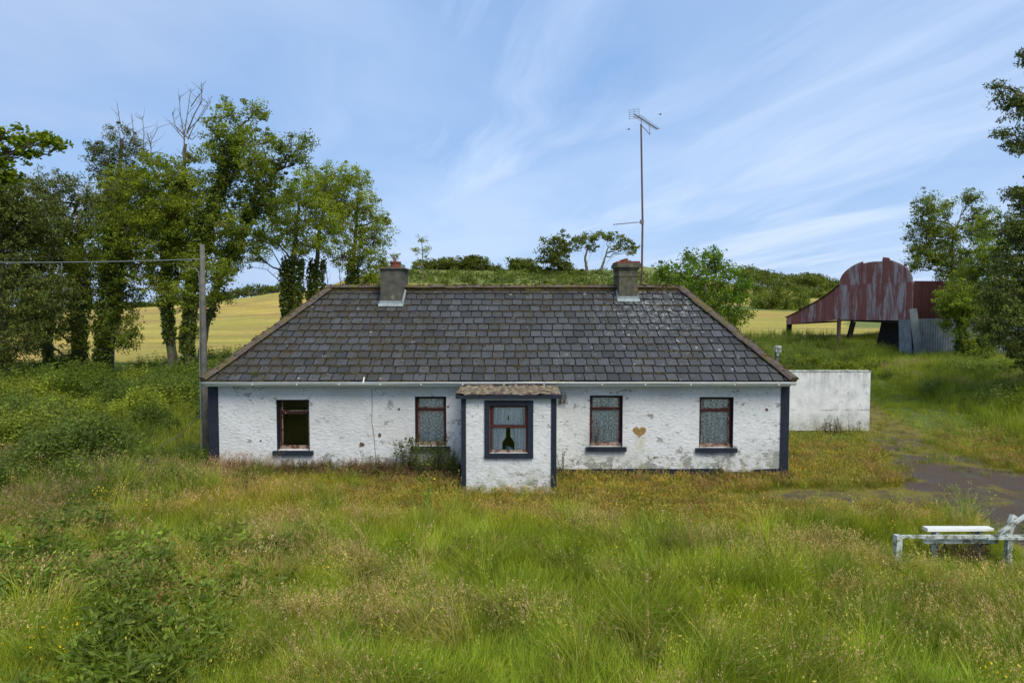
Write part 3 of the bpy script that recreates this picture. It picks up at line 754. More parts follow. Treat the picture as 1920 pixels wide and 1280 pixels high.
def chimney(x0, x1, y0, y1, ztop, kind):
    zb = EZ + (y0 - EY0) * (RZ - EZ) / (RY - EY0) - .15
    m = MB(); zlist = np.linspace(zb, ztop, 7)
    for i in range(6):
        pass
    m.box(x0, y0, zb, x1, y1, ztop)
    st = m.build('chimney', M['cement'] if kind == 0 else M['cement2'], cot)
    st['label'] = 'plain grey chimney with a broken red pot' if kind == 0 else 'mossy stepped chimney beside the aerial mast'
    c = MB()
    if kind == 0:
        c.box(x0 - .05, y0 - .05, ztop, x1 + .07, y1 + .05, ztop + .05, jit=.006); c.build('cap', M['ridge'], st)
        p = MB(); cx, cy = (x0 + x1) / 2 + .03, (y0 + y1) / 2
        p.lathe((cx, cy, ztop + .05), [(.18, 0), (.155, .03), (.15, .12), (.17, .16), (.175, .20), (.14, .19), (.13, .0)], 14); p.build('chimney_pot', M['clay'], st)
        d = MB(); d.tube([(cx, cy, ztop + .2), (cx + .01, cy, ztop + .36)], [.03, .02], 6); d.tube([(cx - .12, cy + .05, ztop + .15), (cx - .03, cy, ztop + .32), (cx + .06, cy, ztop + .22)], [.02, .015, .02], 5)
        d.build('broken_cowl', M['clay'], st)
    else:
        c.box(x0 - .035, y0 - .035, ztop - .10, x1 + .035, y1 + .035, ztop - .04, jit=.004); c.box(x0 - .075, y0 - .075, ztop - .04, x1 + .075, y1 + .075, ztop + .09, jit=.006)
        c.box(x0 - .02, y0 - .02, ztop - .30, x1 + .02, y1 + .02, ztop - .27)
        c.build('cap', M['cement2'], st)
        b = MB(); b.box(x0 - .05, y0 - .05, ztop + .09, x1 + .05, y1 + .05, ztop + .145, jit=.004); b.build('brick_course', M['clay'], st)
        p = MB(); cx, cy = (x0 + x1) / 2, (y0 + y1) / 2
        for k in range(16):
            a = random.uniform(0, 6.28); r = random.uniform(.02, .2); p.box(cx + r * math.cos(a) - .04, cy + r * math.sin(a) - .04, ztop + .14, cx + r * math.cos(a) + .04, cy + r * math.sin(a) + .04, ztop + .14 + (.26 - r) * random.uniform(.3, .7), jit=.012)
        p.build('rubble', M['clay'], st)
    # lead flashing on the slope
    f = MB(); sl = (RZ - EZ) / (RY - EY0); q = .045
    z_at = lambda y: EZ + (y - EY0) * sl + q
    f.add([(x0 - .05, y0 - .12, z_at(y0 - .12) + .012), (x1 + .05, y0 - .12, z_at(y0 - .12) + .012), (x1 + .06, y0 - .01, z_at(y0) + .012), (x0 - .06, y0 - .01, z_at(y0) + .012), (x1 + .012, y0 - .012, z_at(y0) + .09), (x0 - .012, y0 - .012, z_at(y0) + .09)], [[(0, 1, 2, 3), (3, 2, 4, 5)]])
    for s, xx in ((-1, x0), (1, x1)):
        f.add([(xx + s * .006, y0 - .01, z_at(y0) + .09), (xx + s * .006, RY, z_at(RY) + .05), (xx + s * .05, RY, z_at(RY) + .01), (xx + s * .05, y0 - .05, z_at(y0 - .05) + .01)], [[(0, 1, 2, 3)]])
    f.build('flashing', M['lead'], st)
p = at(714, 568, 20.55); q = at(754, 568, 20.55)
chimney(p[0], q[0], 20.5, 21.75, at(714, 504, 20.55)[2], 0)
p = at(1160, 558, 20.75); q = at(1195, 558, 20.75)
chimney(p[0], q[0], 20.7, 21.7, at(1160, 499, 20.75)[2], 1)

# porch -------------------------------------------------------------
def build_porch():
    PX0, PX1, PY, PZ = -1.20, 1.05, 16.2, 2.2
    p = at(918, 760, PY); q = at(990, 849, PY); o = (p[0], q[0], q[2], p[2])
    w = MB(); xs = [PX0, o[0], o[1], PX1]; zs = [-.4, o[2], o[3], PZ]
    cell_solid(w, xs, zs, PY, PY + .25, lambda x, z: o[0] < x < o[1] and o[2] < z < o[3])
    w.box(PX0, PY + .25, -.4, PX0 + .25, HY0, PZ); w.box(PX1 - .25, PY + .25, -.4, PX1, HY0, PZ)
    po = w.build('porch', M['wall'], cot)
    for x0, x1 in ((PX0 - .015, PX0 + .10), (PX1 - .115, PX1 + .015)):
        k = MB(); k.box(x0, PY - .02, -.03, x1, PY + .15, PZ); k.build('quoin', M['navy'], po)
    k = MB()     # moss-eaten flat roof
    nx, ny = 60, 34; xs = np.linspace(PX0 - .13, PX1 + .12, nx); ys = np.linspace(PY - .13, HY0 - .03, ny); X, Y = np.meshgrid(xs, ys)
    edge = np.minimum(np.minimum(X - xs[0], xs[-1] - X), Y - ys[0])
    Z = PZ + .105 + .02 * sstep(0, .15, edge) + (fbm(X * 9, Y * 9, 55) - .5) * .11 - .05 * sstep(.58, .7, fbm(X * 2.5, Y * 6, 58)) * sstep(.2, 0, edge) + .02 * (Y - ys[0]) / 1.8
    i = (np.arange(ny - 1)[:, None] * nx + np.arange(nx - 1)[None]).ravel()
    k.add(np.stack([X, Y, Z], -1).reshape(-1, 3), [np.stack([i, i + 1, i + nx + 1, i + nx], 1)])
    k.build('porch_roof', M['porch_moss'], po, False)
    f = MB(); n = 40; xs = np.linspace(PX0 - .135, PX1 + .125, n + 1)
    for a, b in zip(xs[:-1], xs[1:]): f.box(a, PY - .135, PZ + .0 , b, HY0 - .03 if False else PY + .1, PZ + .10 - .035 * max(0, float(vnoise(a * 5, 0., 8)) * 2 - 1))
    f.box(PX0 - .135, PY + .1, PZ, PX1 + .125, HY0 - .03, PZ + .09)
    f.build('roof_edge', M['navy'], po)
    x0, x1, z0, z1 = o; s = MB(); b = .125
    s.box(x0 - b, PY - .025, z0 - .0, x0, PY, z1 + b); s.box(x1, PY - .025, z0, x1 + b, PY, z1 + b); s.box(x0, PY - .025, z1, x1, PY, z1 + b)
    s.box(x0 - b, PY - .06, z0 - .12, x1 + b, PY, z0 - .001)
    s.build('window_surround', M['navy'], po)
    w = MB(); yf = PY + .06; t = .05; mid = z0 + (z1 - z0) * .555
    w.box(x0, yf, z0, x0 + t, yf + .07, z1); w.box(x1 - t, yf, z0, x1, yf + .07, z1); w.box(x0 + t, yf, z1 - t, x1 - t, yf + .07, z1)
    w.box(x0 + t * .4, yf - .02, mid - .035, x1 - t * .4, yf + .05, mid + .03)
    w.box(x0 + t, yf - .012, mid + .03, x0 + t + .03, yf + .04, z1 - t); w.box(x1 - t - .03, yf - .012, mid + .03, x1 - t, yf + .04, z1 - t)
    w.build('window_frame', M['frame_red'], po)
    w = MB(); w.box(x0 + t, yf - .005, z0, x1 - t, yf + .06, z0 + .06); w.build('bottom_rail', M['frame_worn'], po)
    for a, b_ in ((z0 + .06, mid - .035), (mid + .03, z1 - t)):
        g = MB(); g.box(x0 + t, yf + .02, a, x1 - t, yf + .024, b_); g.build('pane', M['glass'], po)
    cx = at(953, 800, PY)[0]
    def hole(x, z):
        h = (z - z0); m = mid - z0; dx = np.abs(x - cx)
        wd = np.where(h < m * .36, .145, np.where(h < m * .58, .145 - .093 * (h - m * .36) / (m * .22), .052))
        low = (dx < wd) & (z < mid)
        zt = mid + .19; up = (dx < .018 * np.clip(1 - np.abs(z - zt) / .09, 0, 1) + .0)
        return low | (up & (np.abs(z - zt) < .09))
    obj('curtain', curtain_mesh(x0 + .02, x1 - .02, z0 + .02, z1 - .02, yf + .085, 6, .032, hole, 150, 110), M['lace2'], po)
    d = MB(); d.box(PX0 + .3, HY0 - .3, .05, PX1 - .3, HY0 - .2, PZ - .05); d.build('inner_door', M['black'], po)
    c = MB(); c.box(cx - .05, yf + .05, z0 + .06, cx + .045, yf + .10, z0 + .13, jit=.008); c.box(cx + .0, yf + .055, z0 + .06, cx + .10, yf + .09, z0 + .095, jit=.006)
    tag(c.build('cloth_bundle', M['blue_cloth']), 'crumpled blue and white cloth behind the porch window', 'cloth')
build_porch()

# ------------------------------------------------------------------ things round the cottage
def tv_aerial():
    b = at(1203, 540, 21.35); tp = at(1202, 233, 21.35)
    t = empty('aerial_mast', tuple(b), 'tall thin rusty aerial mast behind the right chimney', 'aerial')
    m = MB(); m.tube([(b[0], 21.35, 4.7), (b[0] + .01, 21.35, 7), (tp[0], 21.35, tp[2])], [.034, .03, .026], 8); m.build('mast', M['rustpole'], t)
    a = at(1189, 214, 20.9); e = at(1233, 247, 22.6); e[2] = a[2] - .02
    m = MB(); m.tube([a, e], .016, 6)
    d = (e - a) / np.linalg.norm(e - a); s = np.cross(d, (0, 0, 1)); s /= np.linalg.norm(s)
    for k in range(15):
        c = a + (e - a) * (.12 + .86 * k / 14); L = .30 - .008 * k; m.tube([c - s * L / 2, c + s * L / 2], .007, 4)
    m.tube([(tp[0], 21.35, tp[2] - .05), (tp[0] + .02, 21.4, a[2] - .01)], .014, 5)
    k1 = a + (e - a) * .62; m.tube([(tp[0], 21.35, tp[2] - .02), (tp[0] + .36, 21.75, tp[2] - .22), k1], .012, 5)
    m.build('yagi_boom', M['alu'], t)
    m = MB()
    for k in range(5):
        zz = a[2] - .13 + .065 * k; m.tube([a - s * .16 + (0, 0, zz - a[2]), a + s * .16 + (0, 0, zz - a[2])], .005, 4)
    for k in (-1, 0, 1): m.tube([a + s * .16 * k + (0, 0, -.14), a + s * .16 * k + (0, 0, .14)], .005, 4)
    m.build('reflector', M['alu'], t)
    c = at(1203, 416, 21.35); f = at(1150, 421, 21.2); m = MB(); m.tube([c + (.05, 0, 0), f], .012, 5)
    for k in range(9):
        g = c + (f - c) * (.2 + .78 * k / 8); m.tube([g + (0, -.10, 0), g + (0, .10, 0)], .006, 4); m.tube([g + (0, 0, -.02), g + (0, 0, .02)], .006, 4)
    m.build('lower_aerial', M['alu'], t)
    m = MB(); m.box(c[0] - .05, c[1] - .05, c[2] - .06, c[0] + .06, c[1] + .04, c[2] + .06); m.build('clamp', M['alu'], t)
    g = at(1195, 511, 21.3); m = MB(); m.beam(g - (.05, 0, 0), g + (.17, 0, 0), .03, .03); m.build('bracket', M['rustpole'], t)
tv_aerial()
def bird(px, py, Y, lab):
    c = at(px, py, Y); t = MB()
    S0 = c.copy(); c = np.zeros(3)
    t.tube([c + (-.11, 0, .0), c + (-.04, 0, .01), c + (.05, 0, .012), c + (.10, 0, .018)], [.008, .028, .032, .014], 6)
    for s in (-1, 1):
        t.add([c + (-.03, 0, .01), c + (.05, 0, .02), c + (.02, s * .13, .05), c + (-.10, s * .26, .03), c + (-.03, s * .12, .04)], [[(0, 1, 2, 4)], [(4, 2, 3)]])
    t.add([c + (-.10, -.01, 0), c + (-.10, .01, 0), c + (-.17, .03, .0), c + (-.17, -.03, 0)], [[(0, 1, 2, 3)]])
    t.v = [v * .5 + S0 for v in t.v]
    tag(t.build('bird', M['feather']), lab, 'bird', 'small birds in flight')
bird(1179, 243, 24, 'small dark bird flying left of the aerial mast')
bird(1238, 215, 24, 'small dark bird flying right of the aerial tip')

def pole_and_cable():
    Y = 18.7; b = at(389, 890, Y); tp = at(379, 459, Y)
    t = empty('utility_pole', (b[0], Y, 0), 'grey weathered timber utility pole at the cottage left corner', 'utility pole')
    m = MB(); m.tube([(b[0], Y, -.2), (b[0] - .02, Y, 2), ((b[0] + tp[0]) / 2 - .02, Y, 4), (tp[0], Y, tp[2])], [.105, .09, .076, .062], 12); m.build('pole', M['grey_wood'], t, True)
    m = MB(); m.tube([(b[0] - .14, Y - .03, .5), (b[0] - .13, Y - .02, 3), (tp[0] - .09, Y, tp[2] - 1.2), (tp[0] - .11, Y, tp[2] - .75), (tp[0] - .2, Y, tp[2] - .62), (tp[0] - .34, Y, tp[2] - .64)], .014, 5); m.build('conduit', M['cable'], t)
    k = at(365, 486, Y); m = MB(); m.tube([k + (.25, 0, -.02), k + (-.02, 0, 0)], .02, 6); m.build('insulator', M['alu'], t)
    far = np.array((-34, 24, 7.0)); P = [k + (far - k) * s + (0, 0, -.75 * 4 * s * (1 - s) * .6) for s in np.linspace(0, 1, 24)]
    m = MB(); m.tube(P, .016, 5); tag(m.build('overhead_cable', M['cable']), 'thin grey cable running left from the pole to the trees', 'cable')
    m = MB(); a = at(384, 768, Y); b2 = at(340, 812, 19.2); m.tube([a, b2, b2 + (-.8, .2, -.5)], .008, 4); tag(m.build('stay_wire', M['cable']), 'thin slack wire from the pole foot into the nettles', 'wire')
pole_and_cable()

def garden_wall():
    x1 = at(1636, 697, 24.3)[0]; z = at(1600, 697, 24.3)[2]
    t = empty('boundary_wall', (9.8, 24.4, 0), 'plain white painted boundary wall right of the cottage', 'wall')
    m = MB(); m.box(6.9, 24.42, -.1, x1, 24.62, z); m.build('wall_panel', M['block_wall'], t)
    m = MB()
    xs = np.linspace(6.9, x1 + .02, 30)
    for a, b in zip(xs[:-1], xs[1:]): m.box(a, 24.40, z, b - .002, 24.64, z + .035 + random.uniform(-.006, .006))
    m.build('coping', M['white_wood'], t)
garden_wall()
def yard_light():
    Y = 27.5; b = at(1457, 690, Y); z0 = float(hgt(b[0], Y)); tp = at(1457, 660, Y)
    t = empty('lamp_post', (b[0], Y, z0), 'short timber post with square white lamp behind the roof corner', 'lamp post')
    m = MB(); m.beam((b[0], Y, z0 - .1), (tp[0], Y, tp[2]), .11, .11); m.build('post', M['grey_wood'], t)
    m = MB(); m.box(tp[0] - .11, Y - .16, tp[2] + .02, tp[0] + .11, Y + .04, tp[2] + .26); m.build('lamp_head', M['white_wood'], t)
    m = MB(); m.box(tp[0] - .07, Y - .17, tp[2] + .06, tp[0] + .07, Y - .161, tp[2] + .20); m.build('lens', M['alu'], t)
    m = MB(); m.box(tp[0] - .05, Y - .1, tp[2] - .14, tp[0] + .05, Y - .0501, tp[2] + .0); m.build('bracket', M['white_wood'], t)
yard_light()

def white_rail():
    Y = 11.75; g = float(hgt(7, Y))
    a = at(1683, 1002, Y); b = at(1893, 1003, Y)
    t = empty('broken_fence', (a[0], Y, g), 'low broken white timber fence in the long grass', 'fence')
    m = MB(); m.box(a[0] - .04, Y - .05, g - .1, a[0] + .06, Y + .05, a[2], jit=.007); m.build('post', M['white_wood'], t)
    m = MB(); tp = at(1899, 966, Y + .1); m.beam((b[0] - .02, Y, g - .1), (b[0] - .01, Y, b[2] - .02), .095, .09); m.build('post', M['white_wood'], t)
    m = MB(); m.beam((b[0] - .05, Y, b[2] - .02), (tp[0] + .02, Y + .1, tp[2]), .10, .08, up=(0, 1, 0)); m.beam((b[0] + .08, Y + .08, b[2] + .06), (b[0] + .16, Y + .08, b[2] + .30), .06, .05, up=(0, 1, 0)); m.build('leaning_post', M['white_wood'], t)
    m = MB(); m.beam((a[0] + .05, Y, a[2] - .035), (b[0] + .3, Y, b[2] - .02), .035, .06); m.beam((b[0] - .4, Y - .003, b[2] - .04), (10.3, Y - .1, b[2] - .03), .09, .04); m.build('rail', M['white_wood'], t)
    c = at(1872, 1000, Y - .08); d = at(1932, 960, Y - .08); m = MB(); m.beam(c, d + (d - c) * .3, .045, .06, up=(0, 1, 0)); m.build('brace', M['white_wood'], t)
    # plank bench just behind the rail
    Y2 = 11.95; a = at(1735, 991, Y2); b = at(1858, 989, Y2)
    t = empty('bench', ((a[0] + b[0]) / 2, Y2, g), 'white plank bench standing behind the low broken fence', 'bench')
    m = MB(); m.box(a[0], Y2 - .07, a[2] - .025, b[0], Y2 + .09, a[2] + .03, jit=.005); m.build('seat', M['white_plank'], t)
    for x in (a[0] + .19, b[0] - .2):
        m = MB(); m.box(x - .03, Y2 - .05, g - .05, x + .03, Y2 + .1, a[2] - .02); m.build('leg', M['white_wood'], t)
    m = MB(); m.box(a[0] - .1, Y2 - .13, a[2] - .22, b[0] + .05, Y2 - .102, a[2] - .14); m.build('stretcher', M['white_wood'], t)
white_rail()

# ------------------------------------------------------------------ the barn
def build_barn():
    C0 = np.array((26.4, 45.0)); d = np.array((-.14, .99)); d /= np.linalg.norm(d); s = np.array((.99, .14)); s /= np.linalg.norm(s)
    g = 0.75
    t = empty('hay_barn', (26.4, 45, g), 'rusty open corrugated hay barn with arched gable and lean-to', 'barn')
    def sheets(a0, a1, zlo, zhi, name, mat, width=.58, origin=C0, dr=d, rust=(.2, .8), off=0., jag=0.0, step=.10):
        """vertical corrugated sheets along direction dr from a0 to a1; zlo/zhi functions of a"""
        m = MB(); a = a0; nrm = np.array((-dr[1], dr[0])); k = 0
        while a < a1 - .02:
            b = min(a + width, a1); r = random.uniform(*rust); j = random.uniform(-jag, jag); k += 1; oo = off + (.012 if k % 2 else 0)
            xs = np.append(np.arange(a, b + .03, step / 2), b + .03); n = len(xs)
            w = .022 * np.where(np.arange(n) % 2, 1, -1) + oo
            P = origin[None] + dr[None] * xs[:, None] + nrm[None] * w[:, None]
            lo = np.array([zlo(v) for v in xs]); hi = np.array([zhi(v) for v in xs]) + j
            V = np.concatenate([np.column_stack([P, lo]), np.column_stack([P, hi])]); i = np.arange(n - 1)
            m.add(V, [np.stack([i, i + 1, n + i + 1, n + i], 1)], (r, random.random(), 0)); a = b
        return m.build(name, mat, t)
    L1, L2 = 8.0, 15.4; ze = 6.0
    sheets(0, L1, lambda a: 3.42 - .014 * a, lambda a: ze, 'gable_sheets', M['sheet'], rust=(.25, .75))
    def arch(a):
        c = 4.0; r = 4.0; h = 1.72 * math.sqrt(max(0, 1 - ((a - c) / r) ** 2))
        k = 0
        if 3.05 < a < 5.1: h -= .16
        if 2.3 < a <= 3.05: h += .14
        return ze - .02 + h
    sheets(0.05, L1 - .1, lambda a: ze - .03, arch, 'arch_sheets', M['sheet'], off=.03, rust=(.3, .8))
    top = lambda a: np.interp(a, [L1, L1 + .6, L1 + 2.2, L1 + 5.3, L2], [ze - .02, 5.62, 4.95, 3.95, 3.35])
    sheets(L1, L2, lambda a: np.interp(a, [L1, L2], [3.30, 2.74]), top, 'lean_to_sheets', M['sheet'], rust=(.35, .85))
    sheets(0, 15, lambda a: 3.5, lambda a: ze + .02, 'side_upper_sheets', M['sheet_red'], origin=C0, dr=s, rust=(.5, .9), off=-.03, step=.2)
    m = MB(); a = .0
    sd = np.array((s[1], -s[0]))
    n = 190; xs = np.linspace(.1, 18, n); P = C0 + s * xs[:, None] + sd * (.05 + .025 * np.where(np.arange(n) % 2, 1, -1))[:, None]
    V = np.concatenate([np.column_stack([P, np.full(n, .3)]), np.column_stack([P, np.full(n, 3.55)])]); i = np.arange(n - 1)
    m.add(V, [np.stack([i, i + 1, n + i + 1, n + i], 1)]); m.build('side_lower_sheets', M['galv'], t)
    # corner flashing and the leaning grey sheets at the corner
    m = MB(); c = C0 + d * 1.2 + (-.1, -.02); c2 = C0 + d * .15 + (-.12, -.1)
    m.add([(*c, 3.45), (*c2, 3.5), (*(c2 + (.1, -.25)), .3), (*(c + (.05, -.2)), .35), (*(c + (.1, .1)), 3.45), (*(c2 + (.1, .1)), 3.5), (*(c2 + (.2, -.15)), .3), (*(c + (.15, -.1)), .35)], [[(0, 3, 2, 1), (4, 5, 6, 7), (0, 1, 5, 4), (0, 4, 7, 3), (1, 2, 6, 5)]])
    m.build('door_sheet', M['galv'], t)
    m = MB(); m.beam((*(C0 + (-.15, -.25)), 4.2), (*(C0 + (.35, -.45)), .3), .5, .06, up=(0, 1, 0)); m.build('corner_sheet', M['galv'], t)
    # inner wall near black to paint in the bay's shade, lean-to roof, posts
    I0 = C0 + s * 1.5 + d * .1; I1 = C0 + s * 1.9 + d * 5.2
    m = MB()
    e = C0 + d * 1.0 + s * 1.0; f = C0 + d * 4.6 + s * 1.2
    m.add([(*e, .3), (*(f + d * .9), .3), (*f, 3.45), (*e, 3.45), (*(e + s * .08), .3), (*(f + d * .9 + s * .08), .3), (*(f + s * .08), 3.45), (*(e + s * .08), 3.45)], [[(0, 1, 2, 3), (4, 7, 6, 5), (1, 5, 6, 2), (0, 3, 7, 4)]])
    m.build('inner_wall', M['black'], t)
    m = MB(); n = 14; aa = np.linspace(L1 - .05, L2 + .15, n); zz = np.array([top(a) for a in aa]) + .06
    P0 = C0 + d * aa[:, None] - s * .12; P1 = P0 + s * 13; i = np.arange(n - 1)
    V = np.concatenate([np.column_stack([P0, zz]), np.column_stack([P1, zz]), np.column_stack([P0, zz - .05]), np.column_stack([P1, zz - .05])])
    m.add(V, [np.stack([i, i + 1, n + i + 1, n + i], 1), np.stack([2 * n + i, 3 * n + i, 3 * n + i + 1, 2 * n + i + 1], 1), np.stack([i, 2 * n + i, 2 * n + i + 1, i + 1], 1)], (.6, .5, 0))
    m.build('lean_to_roof', M['sheet_red'], t)
    m = MB(); n = 18; th = np.linspace(.25, math.pi - .25, n)
    def post(p, q, w, mat): m = MB(); m.beam(p, q, w, w); m.build('post', mat, t)
    e = C0 + d * L2; post((*(e + s * .1), g - .3), (*(e + s * .25), 2.8), .34, M['black'])
    e = C0 + d * 7.9; post((*e, g - .3), (*e, 3.4), .22, M['rustpole'])
    q0 = at(1585, 652, 54); q1 = at(1600, 603, 54); post((q0[0], q0[1], q0[2] - .4), q1, .30, M['black'])
    e = C0 + s * 13 + d * 7.9; post((*e, g), (*e, 5), .25, M['rustpole'])
    m = MB(); a = C0 + d * .2; b = C0 + d * 7.9; m.beam((*(a + s * .15), 3.3), (*(b + s * .15), 3.32), .14, .2); m.beam((*(b + s * .15), 3.2), (*(C0 + d * L2 + s * .15), 2.8), .12, .14)
    m.build('tie_beam', M['black'], t)
build_barn()

# ------------------------------------------------------------------ trees
def curve(a, b, bend, n=6, w=.0):
    a = np.asarray(a, float); b = np.asarray(b, float); t = np.linspace(0, 1, n)[:, None]
    m = (a + b) / 2 + bend
    P = (1 - t) ** 2 * a + 2 * t * (1 - t) * m + t ** 2 * b
    if w: P[1:-1] += rng.normal(0, w, (n - 2, 3))
    return P
def cluster_leaves(mb, centres, rads, n_each, L, W, col, cvar=.25, up=.35, hang=0., flat=.75):
    cs = []; cc = []
    for c, r in zip(centres, rads):
        k = max(3, int(n_each * random.uniform(.6, 1.4)))
        p = rng.normal(size=(k, 3)); p /= np.linalg.norm(p, axis=1)[:, None]; p *= rng.uniform(.15, 1, (k, 1)) ** .6
        p[:, 2] *= flat
        cs.append(c + p * r); f = random.uniform(1 - cvar, 1 + cvar); y = random.uniform(-.12, .18)
        cc.append(np.tile(np.asarray(col) * f * np.array((1 + y, 1 + y * .35, 1 - y)), (k, 1)))
    mb.leaves(np.concatenate(cs), L, W, np.concatenate(cc), up, hang)
def tree(name, label, Y, base, trunk, lobes, leafcol, cat='tree', group=None, L=.135, W=.07, dens=1.0, trunk_r=.22, ivy=None, dead=None,
         mat='leaf', csize=.37, flat=.75, hang=0., up=.35, twigs=True, gz=None, cvar=.25, sit=None):
    """base (px,py) and trunk [(px,py)...] and lobes [(px,py,rx,rz,dY)] are read off the photograph, all built at real distance Y"""
    global at
    at0 = at; b = at(base[0], base[1], Y); z0 = float(hgt(b[0], Y)) if gz is None else gz
    if sit is not None:     # a shrub: its foliage starts at the ground
        dz = z0 + sit * lobes[0][3] * Y / 1280 - at(lobes[0][0], lobes[0][1], Y)[2]; at = lambda px, py, yy: at0(px, py, yy) + np.array((0, 0, dz))
    try: return _tree(name, label, Y, b, z0, trunk, lobes, leafcol, cat, group, L, W, dens, trunk_r, ivy, dead, mat, csize, flat, hang, up, twigs, cvar)
    finally: at = at0
def _tree(name, label, Y, b, z0, trunk, lobes, leafcol, cat, group, L, W, dens, trunk_r, ivy, dead, mat, csize, flat, hang, up, twigs, cvar):
    t = empty(name, (b[0], Y, z0), label, cat, group)
    sc = Y / 1280; P = [np.array((b[0], Y, z0 - .15))] + [at(p[0], p[1], Y + (p[2] if len(p) > 2 else 0)) for p in trunk]
    # resample trunk
    P = np.array(P); seg = np.linspace(0, len(P) - 1, len(P) * 4); T = np.stack([np.interp(seg, np.arange(len(P)), P[:, k]) for k in range(3)], 1)
    T[1:-1] += rng.normal(0, trunk_r * .12, (len(T) - 2, 3))
    m = MB(); rad = np.linspace(trunk_r, trunk_r * .3, len(T)); rad[0] *= 1.35; m.tube(T, rad, 8)
    cen = []; rr = []
    for lb in lobes:
        px, py, rx, rz = lb[:4]; dY = lb[4] if len(lb) > 4 else random.uniform(-.35, .35) * rx * sc * 2
        c = at(px, py, Y + dY); rx *= sc; rz *= sc; ry = (rx + rz) / 2 * 1.0
        # limb
        cand = T[T[:, 2] < c[2] - .15 * rz]; 
        if len(cand) == 0: cand = T[:2]
        dist = np.linalg.norm(cand - c, axis=1) + .6 * np.abs(cand[:, 2] - (c[2] - max(rz, rx) * 1.2)); s = cand[np.argmin(dist)]
        l = np.linalg.norm(c - s); C = curve(s, c, (0, 0, -.12 * l + .1), 7, .03 * l); m.tube(C, np.linspace(min(trunk_r * .35, .02 + .022 * l), .018, 7), 6)
        n = max(8, int(2.3 * rx * rz * ry / (csize ** 3) * dens) + 8)
        q = rng.normal(size=(n, 3)); q /= np.linalg.norm(q, axis=1)[:, None]; q *= (rng.uniform(.1, 1, (n, 1)) ** .45)
        q = c + q * np.array((rx, ry, rz)) * rng.uniform(.75, 1.25, (n, 1))
        ro = rng.uniform(.55, 1.35, n) * csize
        k = rng.random(n) < .2; q[k] = c + (q[k] - c) * rng.uniform(1.08, 1.3, (k.sum(), 1)); ro[k] *= .5
        cen.append(q); rr.append(ro)
        if twigs:
            for k in range(min(n, 26)):
                s = C[random.randint(3, 6)]; e = q[random.randrange(n)]; m.tube(curve(s, e, rng.normal(0, .08, 3), 4, .02), [.018, .013, .009, .005], 4, cap=False)
    if dead:
        for pl in dead:
            pts = [at(p[0], p[1], Y + (p[2] if len(p) > 2 else 0)) for p in pl]
            m.tube(pts, np.linspace(.04 if len(pl) > 3 else .028, .010, len(pts)), 5)
            for k in range(7):
                i = random.randint(1, len(pts) - 1); p0 = pts[i - 1] + (pts[i] - pts[i - 1]) * random.random(); e = p0 + np.array((random.gauss(0, .35), random.gauss(0, .35), random.uniform(.15, .7)))
                m.tube(curve(p0, e, rng.normal(0, .06, 3), 4), [.012, .010, .007, .004], 4, cap=False)
    m.build('trunk', M['bark'], t)
    cen = np.concatenate(cen); rr = np.concatenate(rr)
    cr = MB(); per = 38 * (csize / .42) ** 2 * (.16 / L) ** 1.6
    cluster_leaves(cr, cen, rr, per, L, W, leafcol, cvar, up, hang, flat)
    cr.build('crown', M[mat], t)
    if ivy:
        z1, z2, r0, r1, n = ivy      # fractions of trunk, radii, number of leaves
        iv = MB(); k = rng.uniform(z1, z2, n); idx = k * (len(T) - 1); base_ = np.stack([np.interp(idx, np.arange(len(T)), T[:, j]) for j in range(3)], 1)
        ang = rng.uniform(0, 6.28, n); lump = .65 + .7 * vnoise(k * 14, ang * 1.3, 19)
        r = (r0 + (r1 - r0) * (k - z1) / (z2 - z1)) * lump * rng.uniform(.65, 1.1, n)
        base_ += np.stack([np.cos(ang) * r, np.sin(ang) * r, rng.normal(0, .15, n)], 1)
        iv.leaves(base_, .15, .13, np.array((.085, .12, .022)), .5); iv.build('ivy', M['ivy'], t)
    return t

ASH = np.array((.19, .245, .034)); DARKG = np.array((.13, .175, .028)); PINE = np.array((.085, .112, .028)); MAPLE = np.array((.17, .23, .018)); YG = np.array((.195, .245, .030))
# left group, from the left edge to the roof
tree('pine_tree', 'dark dense pine filling the left edge', 33, (8, 735), [(5, 560), (0, 400)], [(10, 420, 75, 60), (-30, 380, 60, 60), (55, 480, 62, 65), (10, 560, 80, 70), (80, 400, 45, 45), (90, 560, 50, 50), (0, 360, 50, 40), (60, 620, 45, 40), (-10, 660, 50, 40)], PINE, L=.17, W=.05, mat='needle', trunk_r=.3, dens=2.2, cvar=.3)
tree('maple_tree', 'bright lime leafed branches reaching in at the left edge', 24, (-120, 800), [(-110, 560), (-90, 380), (-40, 300)], [(10, 250, 42, 26), (-10, 285, 45, 30), (60, 268, 38, 14), (110, 272, 34, 10), (45, 290, 25, 8), (5, 335, 26, 16), (-20, 330, 40, 30), (85, 262, 20, 10)], MAPLE, L=.17, W=.15, trunk_r=.2, csize=.26, dens=.55, up=.8)
tree('pine_tree', 'tall thin pine with sparse dark tufted crown and leaning bare trunk', 37, (98, 722), [(88, 640), (80, 560), (120, 440), (150, 370)], [(120, 345, 52, 26), (175, 385, 45, 32), (95, 390, 50, 34), (150, 430, 50, 26), (80, 450, 40, 30), (60, 345, 30, 22)], PINE * 1.15, L=.16, W=.05, mat='needle', trunk_r=.2, csize=.36, dens=1.3, ivy=(.1, .6, .25, .35, 1200))
